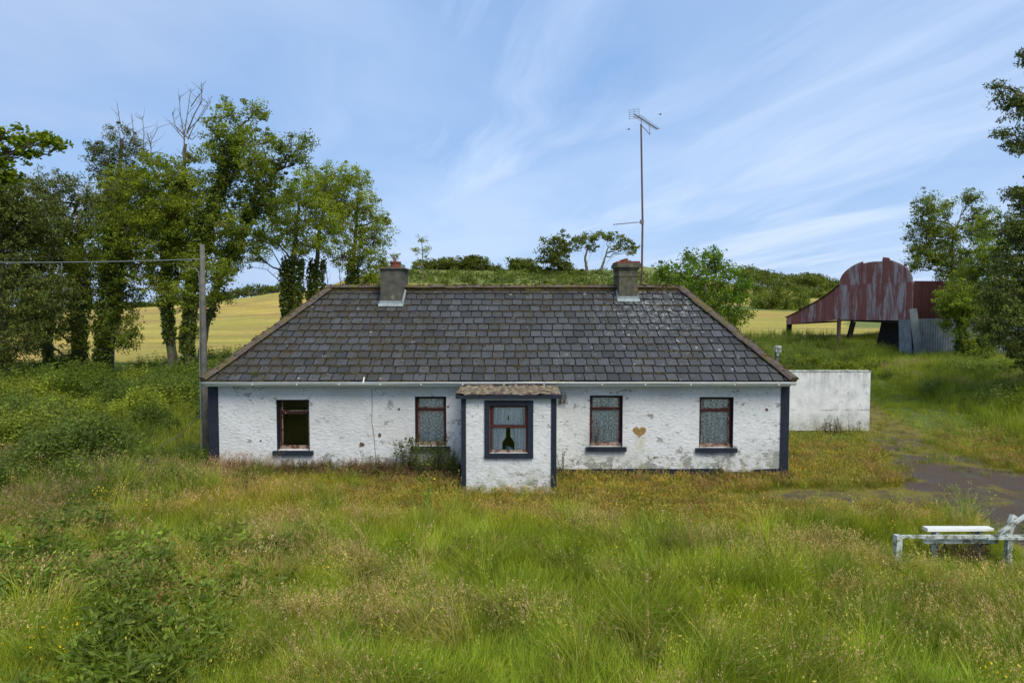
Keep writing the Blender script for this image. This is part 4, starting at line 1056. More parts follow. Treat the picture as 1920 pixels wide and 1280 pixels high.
tree('ivy_clad_tree', 'low crowned ivy wrapped tree between the leaning pine and the dark topped pine', 36, (150, 735), [(150, 640), (148, 540), (135, 460), (150, 400)], [(120, 480, 50, 45), (170, 520, 48, 50), (130, 560, 46, 45), (100, 610, 40, 35), (150, 640, 28, 30), (180, 470, 35, 35), (60, 640, 30, 30)], DARKG * 1.1, trunk_r=.26, ivy=(.15, .95, .35, .6, 4200), dens=.85)
tree('pine_tree', 'dark topped pine with dead spikes behind the ivy tree', 38, (205, 728), [(208, 600), (212, 480), (222, 360), (228, 260)], [(230, 275, 36, 34), (195, 300, 30, 30), (180, 275, 18, 14), (225, 340, 45, 32), (200, 385, 48, 36), (250, 320, 25, 20)], PINE, L=.16, W=.05, dens=1.5, mat='needle', trunk_r=.26, ivy=(.15, .8, .45, .55, 4500), csize=.36,
     dead=[[(230, 250), (224, 225), (219, 190)], [(250, 270), (250, 245), (246, 212)], [(268, 280), (270, 250), (267, 218)]])
tree('ivy_clad_tree', 'thick ivy column tree with brown trunk foot beside the field gap', 35, (190, 735), [(192, 660), (205, 560), (218, 470), (235, 400)], [(215, 480, 40, 50), (235, 560, 34, 50), (220, 620, 34, 40), (190, 600, 34, 36), (240, 640, 18, 22), (240, 430, 40, 40), (205, 420, 42, 40)], DARKG, trunk_r=.27, ivy=(.12, .95, .4, .65, 5200), dens=.9)
tree('dead_topped_tree', 'broad leafy tree with bare dead branches at its top', 35, (330, 735), [(318, 640), (310, 540), (325, 430), (342, 340), (348, 270)],
     [(300, 330, 48, 40), (250, 350, 46, 40), (345, 330, 36, 32), (270, 400, 55, 42), (330, 400, 50, 42), (380, 350, 35, 30), (240, 430, 46, 36), (300, 470, 52, 40), (365, 440, 45, 40), (345, 510, 40, 30), (285, 300, 28, 20), (400, 400, 30, 32), (215, 340, 24, 28), (275, 520, 36, 26), (370, 300, 22, 20), (300, 400, 50, 46), (310, 545, 36, 24), (255, 480, 36, 34), (335, 460, 46, 40)],
     YG * .95, trunk_r=.26, ivy=(.2, .8, .3, .45, 4200), dens=1.0,
     dead=[[(346, 300), (345, 255), (352, 210), (358, 165)], [(346, 260), (338, 215), (336, 178)], [(346, 255), (328, 235), (323, 212)], [(350, 250), (364, 215), (378, 190), (378, 155)], [(352, 245), (375, 222), (396, 190)], [(352, 262), (364, 235), (398, 180)], [(358, 200), (372, 180), (380, 172)], [(347, 262), (335, 250), (330, 238)], [(283, 300), (283, 265), (297, 238)], [(283, 275), (275, 245)], [(345, 255), (360, 262), (372, 252)]])
tree('ash_tree', 'tall leafy ash leaning over the pole with feathery top', 34, (356, 740), [(352, 640), (360, 540), (385, 430), (420, 330), (450, 240)],
     [(435, 215, 30, 30), (480, 210, 22, 24), (450, 265, 50, 36), (415, 290, 36, 32), (400, 250, 22, 26), (470, 300, 38, 28), (430, 350, 48, 40), (385, 395, 42, 38), (400, 450, 44, 42), (370, 500, 40, 36), (395, 560, 22, 16), (440, 420, 38, 34), (410, 510, 36, 30), (350, 560, 28, 30), (505, 265, 14, 20), (355, 620, 20, 22)],
     ASH * .95, trunk_r=.26, ivy=(.12, .97, .35, .40, 5600), dens=1.0)
tree('ash_tree', 'dark limb of ash spreading right with ragged outer twigs', 36, (372, 740), [(385, 620), (420, 500), (470, 400), (520, 320)],
     [(545, 275, 32, 22), (575, 262, 16, 14), (515, 300, 34, 26), (500, 350, 44, 34), (465, 390, 42, 36), (520, 390, 36, 30), (470, 450, 36, 30), (560, 300, 24, 18), (490, 320, 30, 28), (440, 480, 34, 30), (420, 560, 18, 10)],
     DARKG * 1.1, trunk_r=.2, dens=1.0, ivy=(.3, .9, .3, .4, 2200))
tree('ivy_clad_tree', 'forked tree with thick ivy column at the roof slope', 40, (545, 690), [(545, 600), (547, 520), (552, 450), (560, 380)],
     [(560, 360, 46, 38), (530, 410, 44, 34), (590, 400, 40, 36), (500, 440, 38, 28), (560, 450, 44, 30), (610, 350, 32, 32), (480, 480, 26, 14), (590, 460, 34, 24), (630, 430, 28, 30)],
     ASH * 1.15, trunk_r=.26, ivy=(.05, .62, .5, .62, 6500), dens=.85, dead=[[(545, 530), (510, 470), (470, 455), (430, 470)], [(545, 545), (500, 505), (455, 498)], [(548, 510), (520, 450), (490, 430)]])
tree('ivy_clad_tree', 'second ivy covered trunk just left of the ridge end', 41, (590, 680), [(588, 600), (592, 520), (598, 440), (610, 370)],
     [(625, 330, 36, 26), (600, 365, 34, 30), (650, 370, 34, 34), (620, 410, 40, 34), (580, 330, 20, 20), (655, 330, 24, 22)],
     ASH * 1.2, trunk_r=.24, ivy=(.05, .6, .42, .5, 5000), dens=.85)
tree('ash_tree', 'airy pale green tree left of the left chimney', 42, (665, 660), [(660, 560), (662, 490), (668, 420), (672, 360)],
     [(675, 345, 30, 24), (690, 390, 34, 32), (660, 430, 38, 36), (705, 440, 32, 34), (685, 480, 36, 34), (640, 480, 30, 30), (700, 520, 28, 20), (718, 490, 16, 24), (640, 390, 24, 28), (722, 410, 12, 14)],
     YG * 1.05, trunk_r=.2, dens=.85, ivy=(.1, .5, .3, .4, 2200), dead=[[(640, 560), (636, 500), (630, 440)], [(618, 560), (612, 510), (604, 470)], [(680, 550), (690, 500), (700, 450)], [(700, 545), (715, 520), (740, 505)]])
tree('ash_tree', 'thin wispy sapling directly behind the left chimney', 44, (735, 640), [(735, 540), (738, 495)], [(738, 480, 12, 9), (722, 500, 14, 9), (752, 498, 9, 10), (715, 525, 16, 14)], ASH, trunk_r=.07, csize=.22, dens=.3, L=.13)

# centre hill
def hill_bush(name, label, px, py, rx, rz, Y, col, dens=1., cat='bush', L=.4, group=None, seed_lobes=5, csize=.9):
    lob = [(px, py, rx, rz, 0)]
    for k in range(seed_lobes): lob.append((px + random.uniform(-.8, .8) * rx, py + random.uniform(-.35, .55) * rz, rx * random.uniform(.35, .6), rz * random.uniform(.4, .75)))
    return tree(name, label, Y, (px, py + rz), [(px, py + rz * .3), (px, py)], lob, col, cat, group, L=L, W=L * .6, dens=dens, trunk_r=.12, csize=csize, twigs=False)
HB = np.array((.11, .14, .028))
spec = [(795, 500, 26, 17, 'first'), (845, 497, 30, 17, 'second'), (893, 497, 34, 19, 'third'), (975, 500, 28, 16, 'fourth'), (1000, 508, 20, 14, 'fifth'), (930, 506, 16, 11, 'x')]
names = ['rounded hedge bush on the hill just right of the left chimney', 'bright flecked hedge bush second from the left chimney', 'broadest dark hedge bush on the hill skyline', 'hedge bush left of the tall skyline trees', 'small dark hedge bush at the foot of the skyline trees', 'low gap filling bush between the two hedge runs']
for (px, py, rx, rz, _), lb in zip(spec, names):
    hill_bush('hedge_bush', lb, px, py, rx, rz, 158 + random.uniform(-3, 3), HB * random.uniform(.85, 1.2), group='hedge bushes on the hill skyline')
tree('sapling', 'thin almost bare sapling right of the left chimney', 60, (793, 548), [(793, 510), (792, 470), (790, 445)], [(790, 450, 12, 8), (782, 470, 12, 8), (802, 468, 10, 8), (785, 492, 10, 8)], YG * .9, trunk_r=.07, csize=.3, dens=.15, L=.16)
tree('ivy_clad_tree', 'dark ivy covered round tree leftmost of the skyline trees', 150, (1050, 530), [(1048, 500), (1045, 470)], [(1035, 460, 26, 22), (1060, 455, 22, 20), (1030, 490, 22, 20), (1055, 490, 24, 22), (1040, 512, 26, 14), (1070, 510, 20, 14)], HB * .9, trunk_r=.5, csize=1.1, dens=.7, L=.45, W=.3)
tree('skyline_tree', 'slender umbrella crowned tree second of the skyline trees', 148, (1100, 530), [(1100, 505), (1098, 485), (1102, 460)], [(1098, 448, 20, 12), (1115, 440, 18, 9), (1085, 455, 12, 10), (1108, 462, 16, 8)], HB * 1.2, trunk_r=.45, csize=.8, dens=.4, L=.42, W=.25, dead=[[(1100, 500), (1094, 475), (1080, 455)], [(1100, 495), (1112, 470), (1122, 450)]])
tree('skyline_tree', 'wind bent open tree nearest the right chimney', 148, (1126, 530), [(1126, 510), (1132, 490), (1140, 465)], [(1150, 445, 22, 11), (1172, 450, 18, 11), (1135, 440, 16, 9), (1180, 468, 13, 10), (1160, 465, 16, 8), (1190, 462, 8, 12)], HB * 1.25, trunk_r=.4, csize=.8, dens=.35, L=.42, W=.25, dead=[[(1128, 515), (1140, 490), (1160, 465)], [(1130, 500), (1128, 475), (1135, 450)], [(1140, 490), (1152, 480), (1175, 462)]])
# scrub on the slope as one mass
sc = MB(); cs = []; cr = []; cc = []
for _ in range(420):
    px = random.uniform(650, 1400); Y = random.uniform(128, 152); x = (px - 960) / 1280 * Y
    cs.append(np.array((x, Y, float(hgt(x, Y)) + .3))); cr.append(random.uniform(.7, 1.8))
cluster_leaves(sc, cs, cr, 45, .45, .3, np.array((.10, .135, .03)), .35, flat=.8)
tag(sc.build('scrub', M['leaf']), 'low mixed green scrub covering the slope behind the ridge', 'scrub', kind='stuff')
# far left hedge
lh = MB(); cs = []; cr = []
for px in np.arange(150, 560, 2.2):
    for _ in range(3):
        Y = 134 + random.uniform(-1, 1); x = (px - 960) / 1280 * Y
        cs.append(np.array((x, Y, float(hgt(x, Y)) + random.uniform(.2, 1.6) + 1.6 * float(vnoise(px * .06, 0., 4)) * random.random()))); cr.append(random.uniform(.5, 1.0))
cluster_leaves(lh, cs, cr, 26, .38, .25, HB * .95, .3)
tag(lh.build('hedgerow', M['leaf']), 'long low dark hedgerow along the top of the left field', 'hedge')
# right hill woodland and hedges
rw = MB(); cs = []; cr = []
for _ in range(520):
    px = random.uniform(1385, 1720); Y = random.uniform(183, 205); x = (px - 960) / 1280 * Y
    top = np.interp(px, [1385, 1400, 1480, 1560, 1720], [7.5, 7, 4.5, 2.6, 2.5]) 
    cs.append(np.array((x, Y, float(hgt(x, Y)) + random.uniform(0, 1) ** .7 * top * (.6 + .7 * float(vnoise(px * .045, 3., 6)))))); cr.append(random.uniform(.9, 1.9))
cluster_leaves(rw, cs, cr, 40, .6, .4, HB * 1.0, .35)
tag(rw.build('woodland', M['leaf']), 'far woodland of mixed trees along the right skyline', 'woodland', kind='stuff')
for lb, y0, y1, n, pa, pb, h in (('dark hedge crossing the right hill in the middle distance', 104, 118, 190, 1412, 1512, 2.6), ('uneven thin hedge between the two strips of pale field', 150, 160, 150, 1385, 1600, 2.4)):
    hh = MB(); cs = []; cr = []
    for _ in range(n):
        px = random.uniform(pa, pb); Y = random.uniform(y0, y1); x = (px - 960) / 1280 * Y
        cs.append(np.array((x, Y, float(hgt(x, Y)) + random.uniform(0, h) * (.4 + float(vnoise(px * .08, y0 * 1., 6)))))); cr.append(random.uniform(.5, 1.3))
    cluster_leaves(hh, cs, cr, 45, .4, .28, HB * 1.1, .35); tag(hh.build('hedgerow', M['leaf']), lb, 'hedge')
tree('willow_tree', 'bright green bushy willow behind the right hip of the roof', 33, (1330, 640), [(1325, 600), (1320, 550), (1325, 510)],
     [(1330, 500, 42, 26), (1300, 520, 40, 36), (1360, 530, 38, 40), (1340, 570, 52, 44), (1385, 580, 28, 36), (1290, 480, 18, 14), (1250, 500, 20, 10), (1270, 520, 30, 22), (1350, 610, 44, 30), (1300, 580, 40, 40), (1340, 478, 18, 12), (1236, 515, 12, 14), (1390, 545, 16, 18)],
     np.array((.125, .21, .022)), L=.15, W=.07, csize=.36, dens=1.0, trunk_r=.16)
# right hand trees
tree('ash_tree', 'open pale ash rising above the barn wall', 50, (1790, 650), [(1790, 560), (1785, 480), (1790, 430)],
     [(1735, 385, 28, 24), (1765, 395, 26, 22), (1725, 430, 30, 26), (1765, 440, 38, 30), (1815, 375, 22, 20), (1840, 395, 20, 14), (1740, 480, 36, 26), (1785, 490, 40, 34), (1720, 470, 18, 16), (1830, 430, 26, 26), (1800, 530, 40, 34), (1710, 500, 12, 12)],
     np.array((.135, .18, .03)), trunk_r=.2, csize=.42, dens=1.5, L=.17)
tree('ivy_clad_tree', 'bushy tree overhanging the corrugated barn side', 42, (1800, 680), [(1805, 600), (1810, 530)],
     [(1800, 560, 38, 34), (1830, 520, 36, 36), (1790, 600, 28, 28), (1840, 590, 30, 34), (1850, 640, 30, 26), (1810, 640, 18, 20), (1770, 570, 20, 24), (1865, 480, 34, 36), (1850, 430, 28, 26), (1880, 560, 34, 36), (1830, 660, 30, 18)],
     DARKG * 1.35, trunk_r=.2, dens=1.7, ivy=(.1, .9, .3, .4, 1500))
tree('spruce_tree', 'drooping dark green spruce filling the right edge', 27, (1985, 760), [(1985, 600), (1990, 300), (1990, 50)],
     [(1895, 185, 32, 18), (1870, 160, 12, 8), (1925, 205, 36, 24), (1888, 250, 24, 10), (1920, 272, 34, 22), (1925, 110, 14, 22), (1905, 360, 18, 10), (1935, 370, 40, 24), (1895, 430, 34, 30), (1930, 440, 45, 40), (1900, 500, 46, 36), (1870, 540, 34, 26), (1930, 560, 55, 45), (1885, 590, 42, 30), (1855, 610, 26, 18), (1900, 640, 46, 26), (1990, 200, 50, 80), (1990, 420, 60, 100), (1960, 640, 50, 60), (1860, 560, 20, 18), (1990, 60, 18, 50), (2040, 240, 50, 40), (2070, 380, 60, 50), (2050, 520, 80, 60), (2060, 640, 80, 50), (2030, 140, 30, 30), (1985, 700, 60, 30)],
     np.array((.085, .118, .028)), L=.17, W=.045, mat='needle', trunk_r=.25, csize=.34, dens=3.2, hang=.9, up=.1, flat=.55, cvar=.35)
for px, py, rx, rz, Y, lb in ((1880, 690, 50, 26, 33, 'dark shrub under the spruce at the right edge'), (1735, 690, 22, 10, 38, 'low leafy shrub at the foot of the barn corner'), (1935, 740, 40, 30, 26, 'rough green shrub cut by the right edge'), (1820, 690, 30, 14, 37, 'green shrub against the grey barn sheets'),
                              (1520, 640, 34, 18, 42, 'broad nettle green shrub under the barn lean-to'), (1580, 655, 30, 12, 41, 'low shrub right of the rusty barn post'), (1655, 655, 30, 12, 41, 'shrub below the dark barn opening'),
                              (40, 715, 60, 28, 31, 'dark shrub at the foot of the left edge pine'), (140, 725, 40, 18, 32, 'shrub between the leaning trunk and the ivy trunks'), (265, 705, 36, 22, 33, 'dark shrub right of the ivy trunks'), (320, 700, 34, 30, 30, 'light green shrub beside the utility pole'), (225, 735, 40, 20, 30, 'low shrub in front of the ivy column tree'), (95, 760, 46, 22, 27, 'yellow green shrub in the left weeds'), (375, 700, 22, 22, 31, 'small shrub behind the utility pole')):
    b = at(px, py, Y); col = YG if 'light' in lb or 'yellow' in lb else (DARKG if 'dark' in lb else ASH * .85)
    tree('shrub', lb, Y, (px, py + rz), [(px, py + rz * .3), (px, py)], [(px, py, rx, rz, 0), (px - rx * .5, py + rz * .3, rx * .5, rz * .7), (px + rx * .5, py + rz * .2, rx * .5, rz * .8), (px + rx * .1, py - rz * .3, rx * .4, rz * .6)], col, 'shrub', L=.13, W=.08, dens=.9, trunk_r=.03, csize=.3, sit=.55, twigs=False)

# ------------------------------------------------------------------ ground cover (instanced tufts)
def blade_strip(mb, base, h, lean, w, col, segs=3, curl=1.6):
    t = np.linspace(0, 1, segs + 1); P = np.array([base + np.array((lean[0] * s ** curl * h, lean[1] * s ** curl * h, h * s * (1 - .25 * s * np.hypot(*lean)))) for s in t])
    a = random.uniform(0, 6.28); sd = np.array((math.cos(a), math.sin(a), 0)); ww = w * (1 - t ** 1.5) + .0006
    V = np.concatenate([P - sd * ww[:, None] / 2, P + sd * ww[:, None] / 2]); n = segs + 1; i = np.arange(segs)
    k = (.55 + .6 * t)[:, None]; c = np.tile(col, (n, 1)); c = c * 1.0
    mb.add(V, [np.stack([i, n + i, n + i + 1, i + 1], 1)], np.concatenate([c, c])); return P
def tuft_blades(n, h, w, spread, lean=.5, seed=0.0, seedcol=(1.75, 1.28, 2.9), hvar=.35):
    m = MB()
    for k in range(n):
        b = np.array((random.gauss(0, spread), random.gauss(0, spread), -.02)); a = random.gauss(0, 1.1); l = abs(random.gauss(lean * .75, lean * .45))
        hh = h * random.uniform(1 - hvar, 1 + hvar); f = random.uniform(.7, 1.3); y = random.uniform(-.15, .35)
        col = np.array((f * (1 + y), f * (1 + y * .4), f * (1 - y * .3)))
        blade_strip(m, b, hh, (math.cos(a) * l, math.sin(a) * l), w * random.uniform(.6, 1.3), col)
    for k in range(int(n * seed)):
        b = np.array((random.gauss(0, spread), random.gauss(0, spread), 0)); a = random.gauss(0, .9); l = abs(random.gauss(.35, .18)); hh = h * random.uniform(1.15, 1.7)
        P = blade_strip(m, b, hh, (math.cos(a) * l, math.sin(a) * l), .004, np.array((1.6, 1.25, 1.3)), 4)
        tip = P[-1]; prev = P[-2]; q = 9; t = rng.uniform(-.9, .12, q)[:, None]; c = tip + (tip - prev) * t + rng.normal(0, .012, (q, 3))
        m.leaves(c, .035, .012, np.array(seedcol), .1, D=(tip - prev) / np.linalg.norm(tip - prev))
    return m.mesh('tuft')
def tuft_weed(h, n_stem, leafL, leafW, pairs, col=(1, 1, 1), spread=.1, tiltl=.2, up=.7):
    m = MB()
    for s in range(n_stem):
        b = np.array((random.gauss(0, spread), random.gauss(0, spread), 0)); a = random.uniform(0, 6.28); l = random.uniform(0, tiltl); hh = h * random.uniform(.65, 1.15)
        tip = b + np.array((math.cos(a) * l * hh, math.sin(a) * l * hh, hh)); P = curve(b, tip, (0, 0, 0), 4); m.tube(P, [.006, .005, .004, .002], 3, (1.1, .9, .8), cap=False)
        C = []; D = []; S = []
        for k in range(pairs):
            t = (k + .6) / pairs; p = b + (tip - b) * t; an = k * 1.9 + random.random(); sz = math.sin(min(1, t * 1.15) * 2.6) * .8 + .3
            for q in (0, math.pi): dd = np.array((math.cos(an + q), math.sin(an + q), random.uniform(-.2, .7))); C.append(p + dd * leafL * sz * .45); D.append(dd); S.append(sz)
        S = np.array(S); m.leaves(np.array(C), leafL * S, leafW * S, np.array(col) * random.uniform(.8, 1.25), up, D=np.array(D) * 1.6)
    return m.mesh('weed')
def tuft_flower(h, n, col):
    m = MB()
    for s in range(n):
        b = np.array((random.gauss(0, .15), random.gauss(0, .15), 0)); hh = h * random.uniform(.7, 1.2); tip = b + (random.gauss(0, .05), random.gauss(0, .05), hh)
        m.tube([b, tip], .003, 3, (.10, .14, .03), cap=False); m.leaves(tip + rng.normal(0, .008, (3, 3)), .028, .026, np.array(col), 1.)
    return m.mesh('flower')
kinds = {}
def source(name, meshes, mat):
    c = bpy.data.collections.new('tuft_library_' + name)
    for i, me in enumerate(meshes):
        me.materials.append(mat); o = bpy.data.objects.new('tuft_%s_%02d' % (name, i), me); c.objects.link(o)
    kinds[name] = c
source('grass', [tuft_blades(34, .42, .010, .09, .6) for _ in range(6)], M['grass'])
source('tussock', [tuft_blades(110, .58, .011, .10, .85, seed=.06) for _ in range(4)], M['grass'])
source('seed', [tuft_blades(16, .42, .007, .10, .55, seed=.8) for _ in range(6)], M['grass'])
source('short', [tuft_blades(26, .15, .009, .09, .9, seed=.12) for _ in range(5)], M['grass'])
source('nettle', [tuft_weed(.85, 7, .10, .055, 9, spread=.14) for _ in range(5)], M['grass'])
source('broad', [tuft_weed(.55, 8, .16, .05, 6, spread=.10, tiltl=.35, up=.5) for _ in range(5)], M['grass'])
source('stalk', [tuft_blades(12, .30, .006, .08, .4, seed=1.3, seedcol=(1.3, .85, 1.5)) for _ in range(4)], M['grass'])
M['petal'] = leaf_mat('petal', trans=.2)
source('flower', [tuft_flower(.45, 5, (.75, .55, .02)) for _ in range(3)], M['petal'])

def scatter(name, kind, P, scl, tint, label, cat, zrot=None):
    n = len(P); me = bpy.data.meshes.new(name); me.vertices.add(n); me.vertices.foreach_set('co', np.asarray(P, np.float32).ravel())
    def fa(nm, ty, arr, key): a = me.attributes.new(nm, ty, 'POINT'); a.data.foreach_set(key, np.asarray(arr, np.float32).ravel())
    fa('scl', 'FLOAT_VECTOR', scl, 'vector')
    rot = np.zeros((n, 3)); Pn = np.asarray(P); rot[:, 2] = fbm(Pn[:, 0] * .7, Pn[:, 1] * .9, 201, 2) * 14 + rng.normal(0, .6, n); rot[:, :2] = rng.normal(0, .08, (n, 2)); fa('rot', 'FLOAT_VECTOR', rot, 'vector')
    fa('tint', 'FLOAT_VECTOR', tint, 'vector')
    me.update(); o = bpy.data.objects.new(name, me); COL.objects.link(o); tag(o, label, cat, kind='stuff')
    g = bpy.data.node_groups.new('scatter_' + name, 'GeometryNodeTree'); g.interface.new_socket('Geometry', in_out='INPUT', socket_type='NodeSocketGeometry'); g.interface.new_socket('Geometry', in_out='OUTPUT', socket_type='NodeSocketGeometry')
    N = g.nodes; Lk = g.links; gi = N.new('NodeGroupInput'); go = N.new('NodeGroupOutput')
    mp = N.new('GeometryNodeMeshToPoints'); ip = N.new('GeometryNodeInstanceOnPoints'); ci = N.new('GeometryNodeCollectionInfo')
    ci.inputs['Collection'].default_value = kinds[kind]; ci.inputs['Separate Children'].default_value = True; ci.inputs['Reset Children'].default_value = True
    def named(nm, ty): q = N.new('GeometryNodeInputNamedAttribute'); q.data_type = ty; q.inputs[0].default_value = nm; return q.outputs[0]
    Lk.new(gi.outputs[0], mp.inputs[0]); Lk.new(mp.outputs[0], ip.inputs['Points']); Lk.new(ci.outputs[0], ip.inputs['Instance'])
    ip.inputs['Pick Instance'].default_value = True
    e2r = N.new('FunctionNodeEulerToRotation'); Lk.new(named('rot', 'FLOAT_VECTOR'), e2r.inputs[0]); Lk.new(e2r.outputs[0], ip.inputs['Rotation'])
    Lk.new(named('scl', 'FLOAT_VECTOR'), ip.inputs['Scale']); Lk.new(ip.outputs[0], go.inputs[0])
    md = o.modifiers.new('scatter', 'NODES'); md.node_group = g
    return o

def spots(n, y0, y1, pad=1.5, power=1.0):
    y = y0 + (y1 - y0) * rng.random(n) ** power
    n2 = int(n * 1.22); y = y0 + (y1 - y0) * rng.random(n2) ** power; half = .76 * y + pad + 4.0; x = rng.uniform(-1, 1, n2) * half
    return x, y
def blocked(x, y):
    b = (x > HX0 - .05) & (x < HX1 + .05) & (y > HY0 - .06) & (y < HY1)
    b |= (x > -1.27) & (x < 1.12) & (y > 16.08) & (y < HY0)
    b |= (x > 6.8) & (x < 13) & (y > 24.35) & (y < 24.7)
    b |= field_mask(x, y)
    return b
def place(name, kind, x, y, keep, scale, tint, label, cat, sv_=.25, vert=None):
    near_fence = sstep(6.0, 6.5, x) * sstep(10.9, 11.2, y) * sstep(12.9, 12.4, y); scale = scale * (1 - .58 * near_fence)
    tint = np.broadcast_to(tint, (len(x), 3)); m = keep & ~blocked(x, y); x = x[m]; y = y[m]; n = len(x); s = (scale if np.ndim(scale) == 0 else scale[m]) * rng.uniform(1 - sv_, 1 + sv_, n)
    z = hgt(x, y) - .02; tt = tint[m] * rng.uniform(.8, 1.2, (n, 1)); vz = s * (1 if vert is None else vert[m])
    print(name, n)
    return scatter(name, kind, np.stack([x, y, z], 1), np.stack([s, s, vz], 1), tt, label, cat)

def build_cover():
    # heights: knee-high in front, low moss and short grass between the cottage and the drive
    def low_zone(x, y): return sstep(13.0, 14.6, y + (fbm(x * .7, y * .7, 61) - .5) * 2.2) * sstep(-5.5, -2, x) * sstep(26, 20, y)
    def nettle_zone(x, y): return sstep(-6.4, -8.6, x + (fbm(x * .3, y * .3, 63) - .5) * 3) * sstep(11.8, 14, y)
    def bank(x, y): return sstep(0, 1.5, x - (14.4 + (y - 17) * .28))
    tm = lambda x, y: track_mask(x, y)
    x, y = spots(30000, 6.6, 19.5); lz, nz = low_zone(x, y), nettle_zone(x, y); r = rng.random(len(x)); rough = fbm(x * .8, y * .8, 71)
    place('grass', 'grass', x, y, (r > lz * .85) & (r > nz * .5) & (tm(x, y) < .25), .95 * (1 - .5 * lz) * (1 - .35 * sstep(15.5, 17.5, y)) * (.75 + .5 * rough), ground_tint(x, y) * 1.7 * (.72 + .6 * fbm(x * 1.1, y * 1.6, 143))[:, None], 'long green meadow grass in front of the cottage', 'grass')
    # separate coarse tussocks, some dark and some bleached
    x, y = spots(1500, 6.8, 17.0); lz, nz = low_zone(x, y), nettle_zone(x, y); r = rng.random(len(x)); bl = rng.random((len(x), 1))
    place('tussocks', 'tussock', x, y, (lz < .5) & (r < .75) & (fbm(x * 1.2, y * 1.4, 161) > .42) & (tm(x, y) < .2), .8 + .5 * r, np.where(bl < .55, GREEN * 1.25, np.where(bl < .85, GREEN * .8 + LIME * .9, STRAW * .7 + GREEN * .5)), 'coarse grass tussocks standing out of the meadow', 'grass')
    x, y = spots(900, 7.0, 16.5); r = rng.random(len(x)); lz = low_zone(x, y)
    place('docks', 'broad', x, y, (r < .4) & (lz < .6), .5 + .6 * r, np.where((r < .012)[:, None], np.array((.16, .085, .05)), np.array((.10, .15, .022))), 'scattered broad leaved docks in the meadow', 'weeds')
    x, y = spots(15000, 6.6, 19.0); lz, nz = low_zone(x, y), nettle_zone(x, y); r = rng.random(len(x)); sd = fbm(x * .6, y * 1.0, 73)
    tint = ground_tint(x, y) * .95 + STRAW * .42
    place('seed_grass', 'seed', x, y, (r > lz * .9) & (r > nz * .6) & (sd * .9 + r * .26 > .665) & (tm(x, y) < .25), .85 * (1 - .4 * lz), tint, 'flowering grass with pinkish beige seed heads', 'grass')
    x, y = spots(36000, 12.6, 27, 1.0); lz = low_zone(x, y); r = rng.random(len(x)); k = tm(x, y)
    place('short_grass', 'short', x, y, ((k < .5) | (y > 19) | (r < .12)) & (r < lz * .9 + .1) & (k < .50 + .5 * r + .7 * (fbm(x * 1.5, y * 1.5, 131) - .5)) & (x > -7.8), 1.0 * np.ones(len(x)), np.where(rng.random((len(x), 1)) < .35, GREEN * 1.25, ground_tint(x, y) * 1.3) * (.70 + .65 * fbm(x * 2.2, y * 3, 141))[:, None] + np.array((.010, .012, 0)), 'short olive moss and grass by the cottage and drive', 'grass')
    x, y = spots(16000, 12.5, 42, 1.0); k = tm(x, y); gr = fbm(x * 1.3, y * 1.0, 181)
    place('drive_moss', 'short', x, y, (k > .1) & (gr > .36 + .30 * sstep(22, 16, y)), .28 + .5 * rng.random(len(x)), OLIVE * 1.1 + (GREEN - OLIVE) * gr[:, None], 'mossy tufts growing through the gravel drive', 'grass')
    x, y = spots(9000, 13, 26, 1.0); lz = low_zone(x, y); r = rng.random(len(x)); k = tm(x, y)
    place('dry_stalks', 'stalk', x, y, (r < lz * .7 + .05) & (k < .5) & (fbm(x * .9, y * 1.4, 75) > .53), .5 * np.ones(len(x)), BROWN * 1.5 + ground_tint(x, y) * .4, 'dry brown flowering stalks in the short grass', 'grass')
    # left weeds
    x, y = spots(26000, 11.5, 34, 2.0); nz = nettle_zone(x, y); r = rng.random(len(x)); big = .35 + 1.7 * sstep(.3, .7, fbm(x * .5, y * .5, 81))
    n3 = fbm(x * .3, y * .4, 83)[:, None]; c = NETTLE * 1.9 + (LIME * 1.1 - NETTLE) * sstep(.48, .62, n3) * (.35 + .65 * sstep(17, 24, y))[:, None]
    place('nettles', 'nettle', x, y, r < nz * .9, big * .62, c, 'dense dark nettles and tall weeds left of the cottage', 'weeds')
    x, y = spots(12000, 17, 36, 2.0); nz = nettle_zone(x, y); r = rng.random(len(x))
    place('rough_grass', 'grass', x, y, (r < nz * .35), 1.0 * np.ones(len(x)), ground_tint(x, y) * .6 + LIME * .8, 'tall yellow green grass among the left weeds', 'grass')
    x, y = spots(12000, 29, 38.5, 2.0); place('tree_foot_weeds', 'nettle', x, y, (x < -7) & (fbm(x * .4, y * .4, 171) > .36), .5 + 1.0 * sstep(.4, .7, fbm(x * .45, y * .45, 173)), NETTLE * 1.7 + (GREEN - NETTLE) * fbm(x * .3, y * .3, 175)[:, None], 'dark weeds and brambles under the left trees', 'weeds')
    # bottom-left broad-leaved weeds
    x, y = spots(9000, 6.6, 12.5); r = rng.random(len(x)); z = sstep(-3.2, -5.2, x + (fbm(x * .6, y * .6, 87) - .5) * 3) * sstep(12.4, 10.6, y); red = (fbm(x * 1.3, y * 1.3, 89) > .62)[:, None]
    place('broad_leaf_weeds', 'broad', x, y, (r < z * .55) & (fbm(x * .9, y * .9, 99) > .42), (.45 + .75 * rng.random(len(x))), np.where((rng.random(len(x)) < .015)[:, None], np.array((.20, .095, .05)), np.array((.125, .19, .025)) * (.75 + .5 * red)), 'broad leaved docks and weeds in the left foreground', 'weeds')
    # right bank, yard behind, barn surrounds
    x, y = spots(52000, 19, 60, 2.0, .8); r = rng.random(len(x)); b = np.maximum(bank(x, y), sstep(24, 29, y)) * (x > 6.5)
    tall = .6 + 1.1 * bank(x, y)
    wild = fbm(x * .4, y * .4, 91)[:, None]
